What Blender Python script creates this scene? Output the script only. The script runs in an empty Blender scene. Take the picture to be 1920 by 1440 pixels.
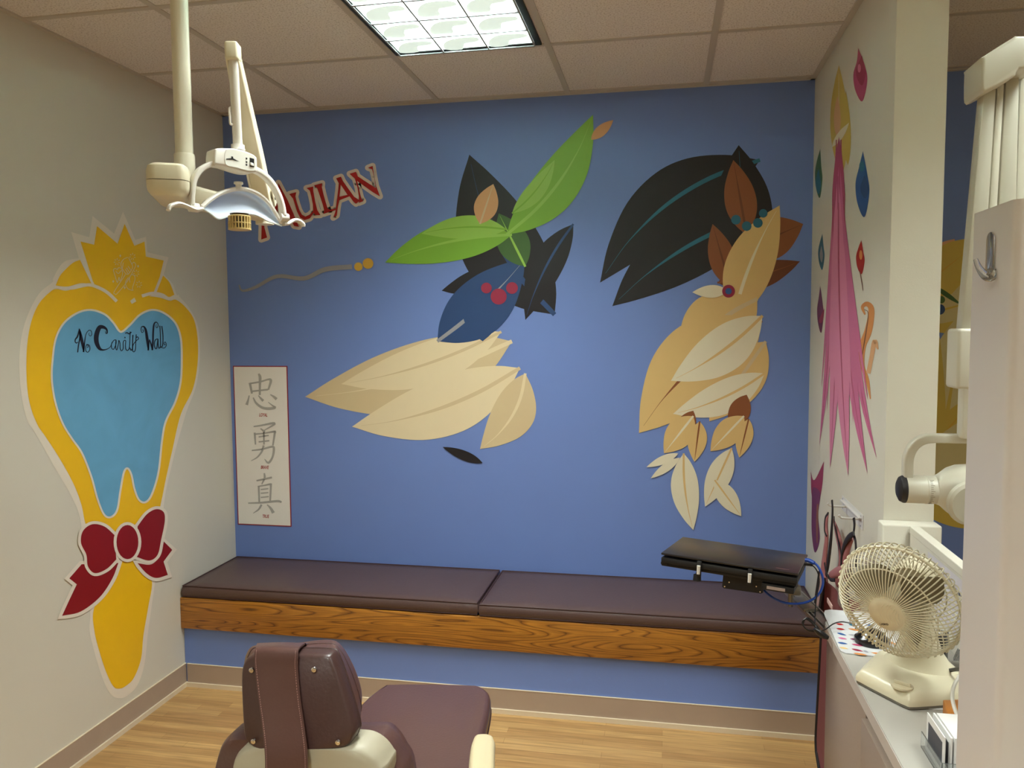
import bpy, bmesh, math, random
from mathutils import Vector, Matrix, geometry
random.seed(4)
sc = bpy.context.scene
C = sc.collection

# ------------------------------------------------------------------ camera
F, YAW, PIT, ROLL = 1491.23, -0.19014, -0.06964, -0.0066
CAM = Vector((0, 0, 1.638))
fw = Vector((math.sin(YAW)*math.cos(PIT), math.cos(YAW)*math.cos(PIT), math.sin(PIT)))
rt = Vector((math.cos(YAW), -math.sin(YAW), 0)); up = rt.cross(fw)
r2 = rt*math.cos(ROLL)+up*math.sin(ROLL); u2 = -rt*math.sin(ROLL)+up*math.cos(ROLL)
cd = bpy.data.cameras.new('camera'); cam = bpy.data.objects.new('camera', cd); C.objects.link(cam)
cd.sensor_width = 36; cd.lens = F/1920*36; cd.clip_start = .02
cam.matrix_world = Matrix(((r2.x, u2.x, -fw.x, CAM.x), (r2.y, u2.y, -fw.y, CAM.y), (r2.z, u2.z, -fw.z, CAM.z), (0, 0, 0, 1)))
sc.camera = cam
# ------------------------------------------------------------------ world, exposure
w = bpy.data.worlds.new('world'); sc.world = w; w.use_nodes = True
w.node_tree.nodes['Background'].inputs[0].default_value = (.75, .78, .85, 1)
w.node_tree.nodes['Background'].inputs[1].default_value = .15
sc.view_settings.view_transform = 'Standard'; sc.view_settings.look = 'None'
sc.view_settings.gamma = 1; sc.view_settings.use_curve_mapping = False
sc.view_settings.exposure = 0.22
# room
XL, XR, YB, ZC, TW = -2.169, .628, 3.695, 2.704, .135
YBENCH = 3.213; XE = 3.4; YR = -2.6
# ceiling troffers: centre x, y (the first is the one in the picture)
TROFFERS = [(-.745, 2.434), (-.745, -.006), (1.085, 1.214), (1.085, -1.226)]
LIGHT_W, LIGHT_SPREAD = 50, math.radians(120)
def ceiling_lamp(x, y, k=1):
    ld = bpy.data.lights.new('troffer_lamp', 'AREA'); ld.shape = 'RECTANGLE'; ld.size = .5; ld.size_y = 1.1
    ld.energy = LIGHT_W*k; ld.spread = LIGHT_SPREAD; ld.color = (.95, 1, .97)
    lo = bpy.data.objects.new('troffer_lamp', ld); C.objects.link(lo); lo.location = (x, y, ZC-.012)
for (x, y), k in zip(TROFFERS, (1, 1.1, .72, 1)): ceiling_lamp(x, y, k)

# ------------------------------------------------------------------ helpers
def on(px, py, X=None, Y=None, Z=None):
    """point of the room seen at (px, py), on the plane X=, Y= or Z="""
    d = fw+r2*((px-960)/F)-u2*((py-720)/F)
    t = (X-CAM.x)/d.x if X is not None else (Y-CAM.y)/d.y if Y is not None else (Z-CAM.z)/d.z
    return CAM+d*t
def lin(c):
    c = c/255
    return c/12.92 if c <= .04045 else ((c+.055)/1.055)**2.4
MATS = {}
def mat(name, rgb, rough=.5, metal=0, noise=0, nscale=30, bump=0, bscale=200, trans=0, emit=0, coat=0, alpha=1):
    if name in MATS: return MATS[name]
    m = bpy.data.materials.new(name); m.use_nodes = True; nt = m.node_tree; b = nt.nodes['Principled BSDF']
    col = (lin(rgb[0]), lin(rgb[1]), lin(rgb[2]), 1)
    b.inputs['Base Color'].default_value = col; b.inputs['Roughness'].default_value = rough
    b.inputs['Metallic'].default_value = metal; b.inputs['Transmission Weight'].default_value = trans
    b.inputs['Coat Weight'].default_value = coat; b.inputs['Alpha'].default_value = alpha
    if emit:
        b.inputs['Emission Color'].default_value = col; b.inputs['Emission Strength'].default_value = emit
    tc = nt.nodes.new('ShaderNodeTexCoord')
    if noise:
        n = nt.nodes.new('ShaderNodeTexNoise'); n.inputs['Scale'].default_value = nscale; n.inputs['Detail'].default_value = 5
        nt.links.new(tc.outputs['Object'], n.inputs['Vector'])
        mx = nt.nodes.new('ShaderNodeMix'); mx.data_type = 'RGBA'
        mx.inputs[6].default_value = tuple(min(1, c*(1-noise)) for c in col[:3])+(1,)
        mx.inputs[7].default_value = tuple(min(1, c*(1+noise)) for c in col[:3])+(1,)
        nt.links.new(n.outputs['Fac'], mx.inputs[0]); nt.links.new(mx.outputs[2], b.inputs['Base Color'])
    if bump:
        n2 = nt.nodes.new('ShaderNodeTexNoise'); n2.inputs['Scale'].default_value = bscale; n2.inputs['Detail'].default_value = 3
        nt.links.new(tc.outputs['Object'], n2.inputs['Vector'])
        bp = nt.nodes.new('ShaderNodeBump'); bp.inputs['Strength'].default_value = bump; bp.inputs['Distance'].default_value = .002
        nt.links.new(n2.outputs['Fac'], bp.inputs['Height']); nt.links.new(bp.outputs[0], b.inputs['Normal'])
    MATS[name] = m
    return m
BASE = {}
def thing(name, label, cat, loc, group=None):
    o = bpy.data.objects.new(name, None); C.objects.link(o); o.empty_display_size = .05
    o.location = loc; o['label'] = label; o['category'] = cat
    if group: o['group'] = group
    BASE[o.name] = Vector(loc)
    return o
def tag(o, label, cat, group=None):
    o['label'] = label; o['category'] = cat
    if group: o['group'] = group
    return o
def mk(name, bm, m, parent=None, loc=None, smooth=True, ang=35, label=None):
    """link a bmesh built in room coordinates as one mesh object"""
    if parent is not None: off = BASE[parent.name]
    elif loc is not None: off = Vector(loc)
    else:
        lo = [min(v.co[i] for v in bm.verts) for i in range(3)]; hi = [max(v.co[i] for v in bm.verts) for i in range(3)]
        off = Vector(((lo[0]+hi[0])/2, (lo[1]+hi[1])/2, lo[2]))
    bmesh.ops.translate(bm, verts=bm.verts, vec=-off)
    me = bpy.data.meshes.new(name); bm.to_mesh(me); bm.free()
    for mm in (m if isinstance(m, (list, tuple)) else [m]): me.materials.append(mm)
    if smooth:
        for p in me.polygons: p.use_smooth = True
        me.set_sharp_from_angle(angle=math.radians(ang))
    o = bpy.data.objects.new(name, me); C.objects.link(o)
    if parent is not None: o.parent = parent
    else: o.location = off
    BASE[o.name] = off
    if label: o['label'] = label
    return o
def struct(name, bm, m, parent=None, **k):
    o = mk(name, bm, m, parent, **k)
    if parent is None: o['kind'] = 'structure'
    return o
def NB(): return bmesh.new()
def addmesh(dst, src, M=None):
    if M is not None: bmesh.ops.transform(src, matrix=M, verts=src.verts)
    vm = {}
    for v in src.verts: vm[v] = dst.verts.new(v.co)
    for f in src.faces:
        nf = dst.faces.new([vm[v] for v in f.verts]); nf.material_index = f.material_index
    src.free()
def box(bm, lo, hi, bevel=0, seg=2, M=None):
    b = NB(); bmesh.ops.create_cube(b, size=1)
    lo = Vector(lo); hi = Vector(hi); s = hi-lo; c = (hi+lo)/2
    for v in b.verts: v.co = Vector((v.co.x*s.x+c.x, v.co.y*s.y+c.y, v.co.z*s.z+c.z))
    if bevel: bmesh.ops.bevel(b, geom=list(b.edges), offset=bevel, segments=seg, profile=.5, affect='EDGES')
    addmesh(bm, b, M)
def frame(z, x=None):
    z = Vector(z).normalized()
    if x is None: x = Vector((0, 0, 1)) if abs(z.z) < .9 else Vector((1, 0, 0))
    x = Vector(x); x = (x-z*x.dot(z)).normalized(); y = z.cross(x)
    return x, y, z
def FM(o, z, x=None):
    x, y, z = frame(z, x); o = Vector(o)
    return Matrix(((x.x, y.x, z.x, o.x), (x.y, y.y, z.y, o.y), (x.z, y.z, z.z, o.z), (0, 0, 0, 1)))
def obox(bm, c, xdir, zdir, sx, sy, sz, bevel=0, seg=2):
    """oriented box centred on c; x axis ~ xdir, z axis = zdir"""
    box(bm, (-sx/2, -sy/2, -sz/2), (sx/2, sy/2, sz/2), bevel, seg, FM(c, zdir, xdir))
def cyl(bm, p0, p1, r0, r1=None, seg=24, cap=True):
    r1 = r0 if r1 is None else r1
    p0 = Vector(p0); p1 = Vector(p1); x, y, z = frame(p1-p0)
    A = [bm.verts.new(p0+x*math.cos(t)*r0+y*math.sin(t)*r0) for t in [2*math.pi*i/seg for i in range(seg)]]
    B = [bm.verts.new(p1+x*math.cos(t)*r1+y*math.sin(t)*r1) for t in [2*math.pi*i/seg for i in range(seg)]]
    for i in range(seg): bm.faces.new((A[i], A[(i+1) % seg], B[(i+1) % seg], B[i]))
    if cap: bm.faces.new(A[::-1]); bm.faces.new(B)
def cr(pts, n=6, closed=False):
    pts = [Vector(p) for p in pts]; N = len(pts)
    if N < 3 and not closed: return pts
    out = []
    for i in range(N if closed else N-1):
        a = pts[(i-1) % N] if closed or i > 0 else pts[0]*2-pts[1]
        b = pts[i]; c = pts[(i+1) % N]; d = pts[(i+2) % N] if closed or i < N-2 else pts[-1]*2-pts[-2]
        for k in range(n):
            t = k/n
            out.append(.5*((2*b)+(c-a)*t+(2*a-5*b+4*c-d)*t*t+(3*b-a-3*c+d)*t**3))
    if not closed: out.append(pts[-1])
    return out
def tube(bm, pts, r, seg=8, n=5, closed=False, flat=1, side=None):
    """tube through points; r a number or one per input point; flat squashes the section"""
    P = cr(pts, n, closed); K = len(P)
    if isinstance(r, (list, tuple)):
        R = [q.x for q in cr([Vector((a, 0, 0)) for a in r], n, closed)]
    else: R = [r]*K
    rings = []; x = None
    for i in range(K):
        a = P[(i-1) % K] if closed or i > 0 else P[i]; b = P[(i+1) % K] if closed or i < K-1 else P[i]
        z = (b-a).normalized()
        if side is not None: x = Vector(side)
        elif x is None: x = frame(z)[0]
        x, y, z = frame(z, x)
        rings.append([bm.verts.new(P[i]+(x*math.cos(t)+y*math.sin(t)*flat)*R[i]) for t in [2*math.pi*j/seg for j in range(seg)]])
    for i in range(K if closed else K-1):
        A = rings[i]; B = rings[(i+1) % K]
        for j in range(seg): bm.faces.new((A[j], A[(j+1) % seg], B[(j+1) % seg], B[j]))
    if not closed: bm.faces.new(rings[0][::-1]); bm.faces.new(rings[-1])
def lathe(bm, prof, o, z, seg=32, x=None):
    """profile = (radius, height) pairs about the axis z through o"""
    x, y, z = frame(z, x); o = Vector(o); rings = []
    for r, h in prof:
        if r < 1e-6: rings.append([bm.verts.new(o+z*h)])
        else: rings.append([bm.verts.new(o+z*h+(x*math.cos(t)+y*math.sin(t))*r) for t in [2*math.pi*j/seg for j in range(seg)]])
    for A, B in zip(rings, rings[1:]):
        for j in range(seg):
            k = (j+1) % seg
            if len(A) == 1 and len(B) == 1: continue
            if len(A) == 1: bm.faces.new((A[0], B[k], B[j]))
            elif len(B) == 1: bm.faces.new((A[j], A[k], B[0]))
            else: bm.faces.new((A[j], A[k], B[k], B[j]))
def fix(bm): bmesh.ops.recalc_face_normals(bm, faces=bm.faces); return bm
def loft(bm, rings, cap=True):
    R = [[bm.verts.new(p) for p in r] for r in rings]; n = len(R[0])
    for A, B in zip(R, R[1:]):
        for j in range(n): bm.faces.new((A[j], A[(j+1) % n], B[(j+1) % n], B[j]))
    if cap: bm.faces.new(R[0][::-1]); bm.faces.new(R[-1])
    fix(bm)
def rrect(w, h, r, k=5):
    """rounded rectangle outline centred on 0"""
    out = []
    for cx, cy, a0 in ((w/2-r, h/2-r, 0), (-w/2+r, h/2-r, 90), (-w/2+r, -h/2+r, 180), (w/2-r, -h/2+r, 270)):
        for i in range(k+1):
            a = math.radians(a0+90*i/k); out.append((cx+r*math.cos(a), cy+r*math.sin(a)))
    return out
def prism(bm, poly, th, bevel=0, seg=2):
    """solid from an outline of 3D points, extruded by vector th"""
    b = NB(); th = Vector(th); n = len(poly)
    A = [b.verts.new(Vector(p)) for p in poly]; B = [b.verts.new(Vector(p)+th) for p in poly]
    b.faces.new(A[::-1]); b.faces.new(B)
    for i in range(n): b.faces.new((A[i], A[(i+1) % n], B[(i+1) % n], B[i]))
    fix(b)
    if bevel:
        ed = [e for e in b.edges if len(e.link_faces) == 2 and e.calc_face_angle(0) > .9 and any(len(f.verts) > 4 or n == 4 for f in e.link_faces)]
        bmesh.ops.bevel(b, geom=ed, offset=bevel, segments=seg, profile=.5, affect='EDGES')
    addmesh(bm, b)
# flat painted / printed shapes -----------------------------------------
def outline(pts, n=6):
    """closed outline in picture-plan units; a third value 1 marks a sharp corner"""
    idx = [i for i, p in enumerate(pts) if len(p) > 2 and p[2]]
    P = [Vector((p[0], p[1], 0)) for p in pts]
    if not idx: return [(q.x, q.y) for q in cr(P, n, True)]
    out = []; N = len(P)
    for a, b in zip(idx, idx[1:]+[idx[0]+N]):
        run = [P[i % N] for i in range(a, b+1)]
        out += [(q.x, q.y) for q in (cr(run, n) if len(run) > 2 else run)][:-1]
    return out
def offset2(pts, d):
    n = len(pts); A = sum(pts[i][0]*pts[(i+1) % n][1]-pts[(i+1) % n][0]*pts[i][1] for i in range(n))
    s = 1 if A > 0 else -1; out = []
    for i in range(n):
        a = Vector(pts[(i-1) % n]); b = Vector(pts[i]); c = Vector(pts[(i+1) % n])
        e1 = (b-a); e2 = (c-b)
        if e1.length < 1e-6: e1 = e2
        if e2.length < 1e-6: e2 = e1
        e1.normalize(); e2.normalize()
        n1 = Vector((e1.y, -e1.x))*s; n2 = Vector((e2.y, -e2.x))*s; m = n1+n2
        if m.length < .2: m = n1
        m.normalize(); k = min(1.6, 1/max(.3, m.dot(n1)))
        out.append((b.x+m.x*d*k, b.y+m.y*d*k))
    return out
def ell(cx, cy, a, b, rot=0, n=28):
    c, s = math.cos(math.radians(rot)), math.sin(math.radians(rot))
    return [(cx+a*math.cos(t)*c-b*math.sin(t)*s, cy+a*math.cos(t)*s+b*math.sin(t)*c) for t in [2*math.pi*i/n for i in range(n)]]
def fill(bm, pts, put, mi=0, holes=()):
    polys = [[Vector((p[0], p[1], 0)) for p in q] for q in [pts]+list(holes)]
    flat = [p for q in polys for p in q]
    V = [bm.verts.new(put(p.x, p.y)) for p in flat]
    for t in geometry.tessellate_polygon(polys):
        try: f = bm.faces.new([V[i] for i in t]); f.material_index = mi
        except ValueError: pass
def ribbon(bm, pts, wd, put, mi=0, n=6, smooth=True, taper=False):
    """painted line; wd a number or one per point"""
    if not isinstance(wd, (list, tuple)): wd = [wd]*len(pts)
    Q = [Vector((p[0], p[1], ww)) for p, ww in zip(pts, wd)]
    if smooth: Q = cr(Q, n)
    L = []
    for i, q in enumerate(Q):
        a = Q[max(0, i-1)]; b = Q[min(len(Q)-1, i+1)]; d = Vector((b.x-a.x, b.y-a.y))
        if d.length < 1e-6: d = Vector((1, 0))
        d.normalize(); h = max(.05, q.z)/2
        L.append((bm.verts.new(put(q.x-d.y*h, q.y+d.x*h)), bm.verts.new(put(q.x+d.y*h, q.y-d.x*h))))
    for A, B in zip(L, L[1:]):
        f = bm.faces.new((A[0], A[1], B[1], B[0])); f.material_index = mi
def back(l): return lambda x, y: on(x, y, Y=YB-.0006*(l+1))
def left(l): return lambda x, y: on(x, y, X=XL+.0006*(l+1))
def wing(l): return lambda x, y: on(x, y, X=XR-.0006*(l+1))
FACE = {}
def orient(bm, d):
    for f in bm.faces:
        f.normal_update()
        if f.normal.dot(Vector(d)) < 0: f.normal_flip()
    return bm
def text_mesh(bm, s, o, xd, yd, h, sx=1, shear=0, bold=0, center=True, mi=0):
    """lettering: cap height h, at o, running along xd"""
    cu = bpy.data.curves.new('t', 'FONT'); cu.body = s; cu.size = 1; cu.shear = shear; cu.offset = bold; cu.resolution_u = 3
    if center: cu.align_x = 'CENTER'
    ob = bpy.data.objects.new('t', cu); C.objects.link(ob)
    dg = bpy.context.evaluated_depsgraph_get(); dg.update()
    me = bpy.data.meshes.new_from_object(ob.evaluated_get(dg))
    k = h/.7; o = Vector(o); xd = Vector(xd).normalized(); yd = Vector(yd).normalized()
    V = [bm.verts.new(o+xd*v.co.x*k*sx+yd*v.co.y*k) for v in me.vertices]
    for p in me.polygons:
        try: f = bm.faces.new([V[i] for i in p.vertices]); f.material_index = mi
        except ValueError: pass
    bpy.data.objects.remove(ob); bpy.data.curves.remove(cu); bpy.data.meshes.remove(me)

# ------------------------------------------------------------------ room materials
M_wall = mat('wall_paint', (213, 208, 193), .6, noise=.015, nscale=6, bump=.12, bscale=260)
M_blue = mat('blue_wall_paint', (112, 138, 202), .55, noise=.02, nscale=5, bump=.12, bscale=260)
M_base = mat('vinyl_baseboard', (172, 152, 134), .5, noise=.05, nscale=12)
M_shoe = mat('baseboard_shoe', (222, 206, 178), .5)
M_grid = mat('ceiling_grid_metal', (196, 188, 176), .45)
def ceiling_material():
    m = bpy.data.materials.new('ceiling_tile'); m.use_nodes = True; nt = m.node_tree; b = nt.nodes['Principled BSDF']
    b.inputs['Roughness'].default_value = .9
    tc = nt.nodes.new('ShaderNodeTexCoord'); n = nt.nodes.new('ShaderNodeTexNoise'); n.inputs['Scale'].default_value = 160; n.inputs['Detail'].default_value = 4
    rp = nt.nodes.new('ShaderNodeValToRGB'); rp.color_ramp.elements[0].position = .32; rp.color_ramp.elements[1].position = .5
    rp.color_ramp.elements[0].color = (lin(190), lin(180), lin(170), 1); rp.color_ramp.elements[1].color = (lin(232), lin(226), lin(220), 1)
    bp = nt.nodes.new('ShaderNodeBump'); bp.inputs['Strength'].default_value = .4; bp.inputs['Distance'].default_value = .003
    nt.links.new(tc.outputs['Object'], n.inputs['Vector']); nt.links.new(n.outputs['Fac'], rp.inputs[0])
    nt.links.new(rp.outputs[0], b.inputs['Base Color']); nt.links.new(n.outputs['Fac'], bp.inputs['Height']); nt.links.new(bp.outputs[0], b.inputs['Normal'])
    return m
def wood_floor_material():
    m = bpy.data.materials.new('wood_strip_floor'); m.use_nodes = True; nt = m.node_tree; b = nt.nodes['Principled BSDF']
    N = nt.nodes.new; L = nt.links.new
    tc = N('ShaderNodeTexCoord'); br = N('ShaderNodeTexBrick')
    br.inputs['Scale'].default_value = 1; br.inputs['Brick Width'].default_value = .62; br.inputs['Row Height'].default_value = .042
    br.inputs['Mortar Size'].default_value = .0008; br.offset = .37; br.offset_frequency = 2; br.squash = 1.35; br.squash_frequency = 3
    br.inputs['Color1'].default_value = (lin(188), lin(150), lin(96), 1); br.inputs['Color2'].default_value = (lin(158), lin(118), lin(71), 1)
    br.inputs['Mortar'].default_value = (lin(150), lin(112), lin(66), 1); br.inputs['Bias'].default_value = -.2
    mp = N('ShaderNodeMapping'); mp.inputs['Scale'].default_value = (2.2, 42, 1)
    n = N('ShaderNodeTexNoise'); n.inputs['Scale'].default_value = 2.2; n.inputs['Detail'].default_value = 6; n.inputs['Distortion'].default_value = .5
    mx = N('ShaderNodeMix'); mx.data_type = 'RGBA'; mx.blend_type = 'OVERLAY'; mx.inputs[0].default_value = .55
    L(tc.outputs['Object'], br.inputs['Vector']); L(tc.outputs['Object'], mp.inputs[0]); L(mp.outputs[0], n.inputs['Vector'])
    L(br.outputs['Color'], mx.inputs[6]); L(n.outputs['Fac'], mx.inputs[7]); L(mx.outputs[2], b.inputs['Base Color'])
    b.inputs['Roughness'].default_value = .38
    return m
def oak_material():
    m = bpy.data.materials.new('golden_oak'); m.use_nodes = True; nt = m.node_tree; b = nt.nodes['Principled BSDF']
    N = nt.nodes.new; L = nt.links.new
    tc = N('ShaderNodeTexCoord'); mp = N('ShaderNodeMapping'); mp.inputs['Scale'].default_value = (1.1, 1, 13)
    n0 = N('ShaderNodeTexNoise'); n0.inputs['Scale'].default_value = 1.0; n0.inputs['Detail'].default_value = 1.5; n0.inputs['Roughness'].default_value = .35
    mul = N('ShaderNodeMath'); mul.operation = 'MULTIPLY'; mul.inputs[1].default_value = 26
    fr = N('ShaderNodeMath'); fr.operation = 'FRACT'
    rp = N('ShaderNodeValToRGB'); e = rp.color_ramp.elements
    e[0].position = 0; e[0].color = (lin(86), lin(50), lin(14), 1); e[1].position = .14; e[1].color = (lin(158), lin(102), lin(32), 1)
    k = e.new(.75); k.color = (lin(176), lin(118), lin(40), 1); k = e.new(1.0); k.color = (lin(128), lin(78), lin(22), 1)
    mp2 = N('ShaderNodeMapping'); mp2.inputs['Scale'].default_value = (7, 40, 260)
    n1 = N('ShaderNodeTexNoise'); n1.inputs['Scale'].default_value = 1; n1.inputs['Detail'].default_value = 4
    mx = N('ShaderNodeMix'); mx.data_type = 'RGBA'; mx.blend_type = 'OVERLAY'; mx.inputs[0].default_value = .6
    L(tc.outputs['Object'], mp.inputs[0]); L(mp.outputs[0], n0.inputs['Vector']); L(n0.outputs['Fac'], mul.inputs[0]); L(mul.outputs[0], fr.inputs[0]); L(fr.outputs[0], rp.inputs[0])
    L(tc.outputs['Object'], mp2.inputs[0]); L(mp2.outputs[0], n1.inputs['Vector']); L(rp.outputs[0], mx.inputs[6]); L(n1.outputs['Fac'], mx.inputs[7])
    L(mx.outputs[2], b.inputs['Base Color']); b.inputs['Roughness'].default_value = .4; b.inputs['Coat Weight'].default_value = .15
    return m

# ------------------------------------------------------------------ room shell
bm = NB(); box(bm, (XL-.1, YR-.1, -.1), (XE+.1, YB+.1, 0)); struct('floor', bm, wood_floor_material(), loc=(0, 0, 0), smooth=False)
bm = NB(); box(bm, (XL-.1, YR-.1, ZC), (XE+.1, YB+.1, ZC+.1)); ceil = struct('ceiling', bm, ceiling_material(), loc=(0, 0, ZC), smooth=False)
bm = NB(); box(bm, (XL-.1, YB, 0), (XE+.1, YB+.1, ZC)); struct('wall_back', bm, M_blue, smooth=False)
bm = NB(); box(bm, (XL-.1, YR-.1, 0), (XL, YB, ZC)); struct('wall_left', bm, M_wall, smooth=False)
bm = NB(); box(bm, (XE, YR-.1, 0), (XE+.1, YB, ZC)); struct('wall_right', bm, M_wall, smooth=False)
bm = NB(); box(bm, (XL, YR-.1, 0), (XE, YR, ZC)); struct('wall_rear', bm, M_wall, smooth=False)
bm = NB(); box(bm, (XR, 2.445, 0), (XR+TW, YB, ZC)); struct('wall_wing', bm, M_wall, smooth=False)
# low divider running on from the wing wall
bm = NB()
box(bm, (.612, 2.385, 0), (.768, 2.444, 1.076), .005)
struct('wall_divider_end', bm, M_wall, ang=50)
bm = NB(); box(bm, (.682, .95, 0), (.722, 2.377, 1.055)); box(bm, (.68, .95, 1.055), (.706, 2.377, 1.076), .002)
struct('wall_divider', bm, [M_wall], smooth=False)
# ceiling grid
bm = NB()
gx = [-1.660+.61*k for k in range(-1, 9)]; gy = [3.044-.61*k for k in range(-1, 10)]
def hidden_line(x0, x1, y):  # a run of cross tee inside a troffer
    return any(abs(y-ty) < .1 and x0 >= tx-.32 and x1 <= tx+.32 for tx, ty in TROFFERS)
for x in gx:
    if x > XL+.03 and x < XE: box(bm, (x-.012, YR, ZC-.004), (x+.012, YB, ZC+.001))
xs = [XL]+[x for x in gx if x > XL+.03 and x < XE]+[XE]
for y in gy:
    if YR < y < YB:
        for a, b_ in zip(xs, xs[1:]):
            if not hidden_line(a, b_, y): box(bm, (a, y-.012, ZC-.0036), (b_, y+.012, ZC+.001))
for lo, hi in (((XL, YB-.02, ZC-.02), (XE, YB, ZC)), ((XL, YR, ZC-.02), (XL+.02, YB, ZC)), ((XR-.02, 2.445, ZC-.02), (XR, YB, ZC)), ((XR+TW, 2.445, ZC-.02), (XR+TW+.02, YB, ZC))):
    lo = list(lo); lo[2] = ZC-.006; box(bm, lo, hi)
struct('trim_1', bm, M_grid, smooth=False)
# baseboards
def baseboard(name, pts, nrm):
    a, b_ = Vector(pts[0]), Vector(pts[1]); n = Vector(nrm)
    bm = NB()
    def slab(z0, z1, t):
        c = [a+Vector((0, 0, z0)), b_+Vector((0, 0, z0)), b_+Vector((0, 0, z1)), a+Vector((0, 0, z1))]; prism(bm, c, n*t)
    slab(.0, .105, .006); k = len(bm.faces); slab(.0, .02, .014)
    for f in list(bm.faces)[k:]: f.material_index = 1
    k = len(bm.faces); slab(.105, .107, .007)
    for f in list(bm.faces)[k:]: f.material_index = 1
    struct(name, bm, [M_base, M_shoe], smooth=False)
baseboard('baseboard_left', ((XL, YR, 0), (XL, YBENCH+.014, 0)), (1, 0, 0))
baseboard('baseboard_back', ((XL+.014, YBENCH+.014, 0), (XR, YBENCH+.014, 0)), (0, -1, 0))

# ------------------------------------------------------------------ bench and its cushions
M_oak = oak_material(); M_leather = mat('brown_vinyl', (84, 64, 60), .42, noise=.07, nscale=9, bump=.25, bscale=120)
M_pipe = mat('dark_piping', (64, 40, 38), .45)
bench = thing('wall_bench', 'long built-in bench with golden oak front board along the blue wall', 'bench', (-.77, 3.45, 0))
bm = NB(); box(bm, (XL+.001, YBENCH+.015, 0), (XR-.001, YB-.001, .415)); mk('base_panel', bm, M_blue, bench, smooth=False)
bm = NB(); box(bm, (XL+.001, YBENCH-.008, .279), (XR-.001, YBENCH+.014, .421), .002); mk('oak_fascia', bm, M_oak, bench, ang=50)
def cushion(name, x0, x1, y0, y1, z0, z1, label):
    t = thing(name, label, 'cushion', ((x0+x1)/2, (y0+y1)/2, z0), 'brown cushions on the bench')
    b = NB(); nx = max(8, int((x1-x0)/.06)); ny = 8; top = []; r = .012
    import mathutils
    def prof(u, v):   # gently crowned top
        e = min(u, 1-u, .12)/.12; g = min(v, 1-v, .25)/.25
        return .006*math.sin(e*math.pi/2)*math.sin(g*math.pi/2)+.0022*mathutils.noise.noise(Vector((u*(x1-x0)*4, v*2, x0*3)))
    def ring(ins, z, crown=0):
        out = []
        for i in range(nx): u = i/nx; out.append((x0+ins+(x1-x0-2*ins)*u, y0+ins, z))
        for i in range(ny): v = i/ny; out.append((x1-ins, y0+ins+(y1-y0-2*ins)*v, z))
        for i in range(nx): u = 1-i/nx; out.append((x0+ins+(x1-x0-2*ins)*u, y1-ins, z))
        for i in range(ny): v = 1-i/ny; out.append((x0+ins, y0+ins+(y1-y0-2*ins)*v, z))
        return out
    bow = lambda r_: [(p[0], p[1]+(.003*mathutils.noise.noise(Vector((p[0]*5, 3, p[2]*9))) if p[1] < (y0+y1)/2 else 0), p[2]) for p in r_]
    rings = [bow(ring(.008, z0)), bow(ring(.001, z0+.008)), bow(ring(-.004, (z0+z1)/2)), bow(ring(0, z1-.005)), bow(ring(.006, z1))]
    R = [[b.verts.new(p) for p in q] for q in rings]; n = len(R[0])
    for A, B in zip(R, R[1:]):
        for j in range(n): b.faces.new((A[j], A[(j+1) % n], B[(j+1) % n], B[j]))
    b.faces.new(R[0][::-1])
    T = R[-1]; grid = {}
    for i in range(nx+1):
        for j in range(ny+1):
            if j == 0: v = T[i] if i < nx else T[nx]
            elif i == nx: v = T[nx+j] if j < ny else T[nx+ny]
            elif j == ny: v = T[nx+ny+(nx-i)]
            elif i == 0: v = T[2*nx+ny+(ny-j)]
            else:
                u, w_ = i/nx, j/ny; v = b.verts.new((x0+.006+(x1-x0-.012)*u, y0+.006+(y1-y0-.012)*w_, z1+prof(u, w_)))
            grid[i, j] = v
    for i in range(nx):
        for j in range(ny): b.faces.new((grid[i, j], grid[i+1, j], grid[i+1, j+1], grid[i, j+1]))
    fix(b); mk('cushion_pad', b, M_leather, t, ang=60)
    p = NB(); cy = [(a[0], a[1], a[2]+.001) for a in bow(ring(.002, z1-.001))]; tube(p, cy, .0032, 6, 1, True)
    cy = [(a[0], a[1], a[2]+.001) for a in bow(ring(.002, z0+.004))]; tube(p, cy, .0028, 6, 1, True); mk('piping', p, M_pipe, t)
xs_ = on(897, 1138, Y=YBENCH).x
cushion('bench_cushion', XL+.012, xs_-.004, YBENCH-.004, YB-.012, .422, .476, 'long brown vinyl bench cushion in the left corner, by the cream wall')
cushion('bench_cushion', xs_+.006, XR-.006, YBENCH-.010, YB-.012, .422, .474, 'long brown vinyl bench cushion on the right, under the black laptop')

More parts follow.
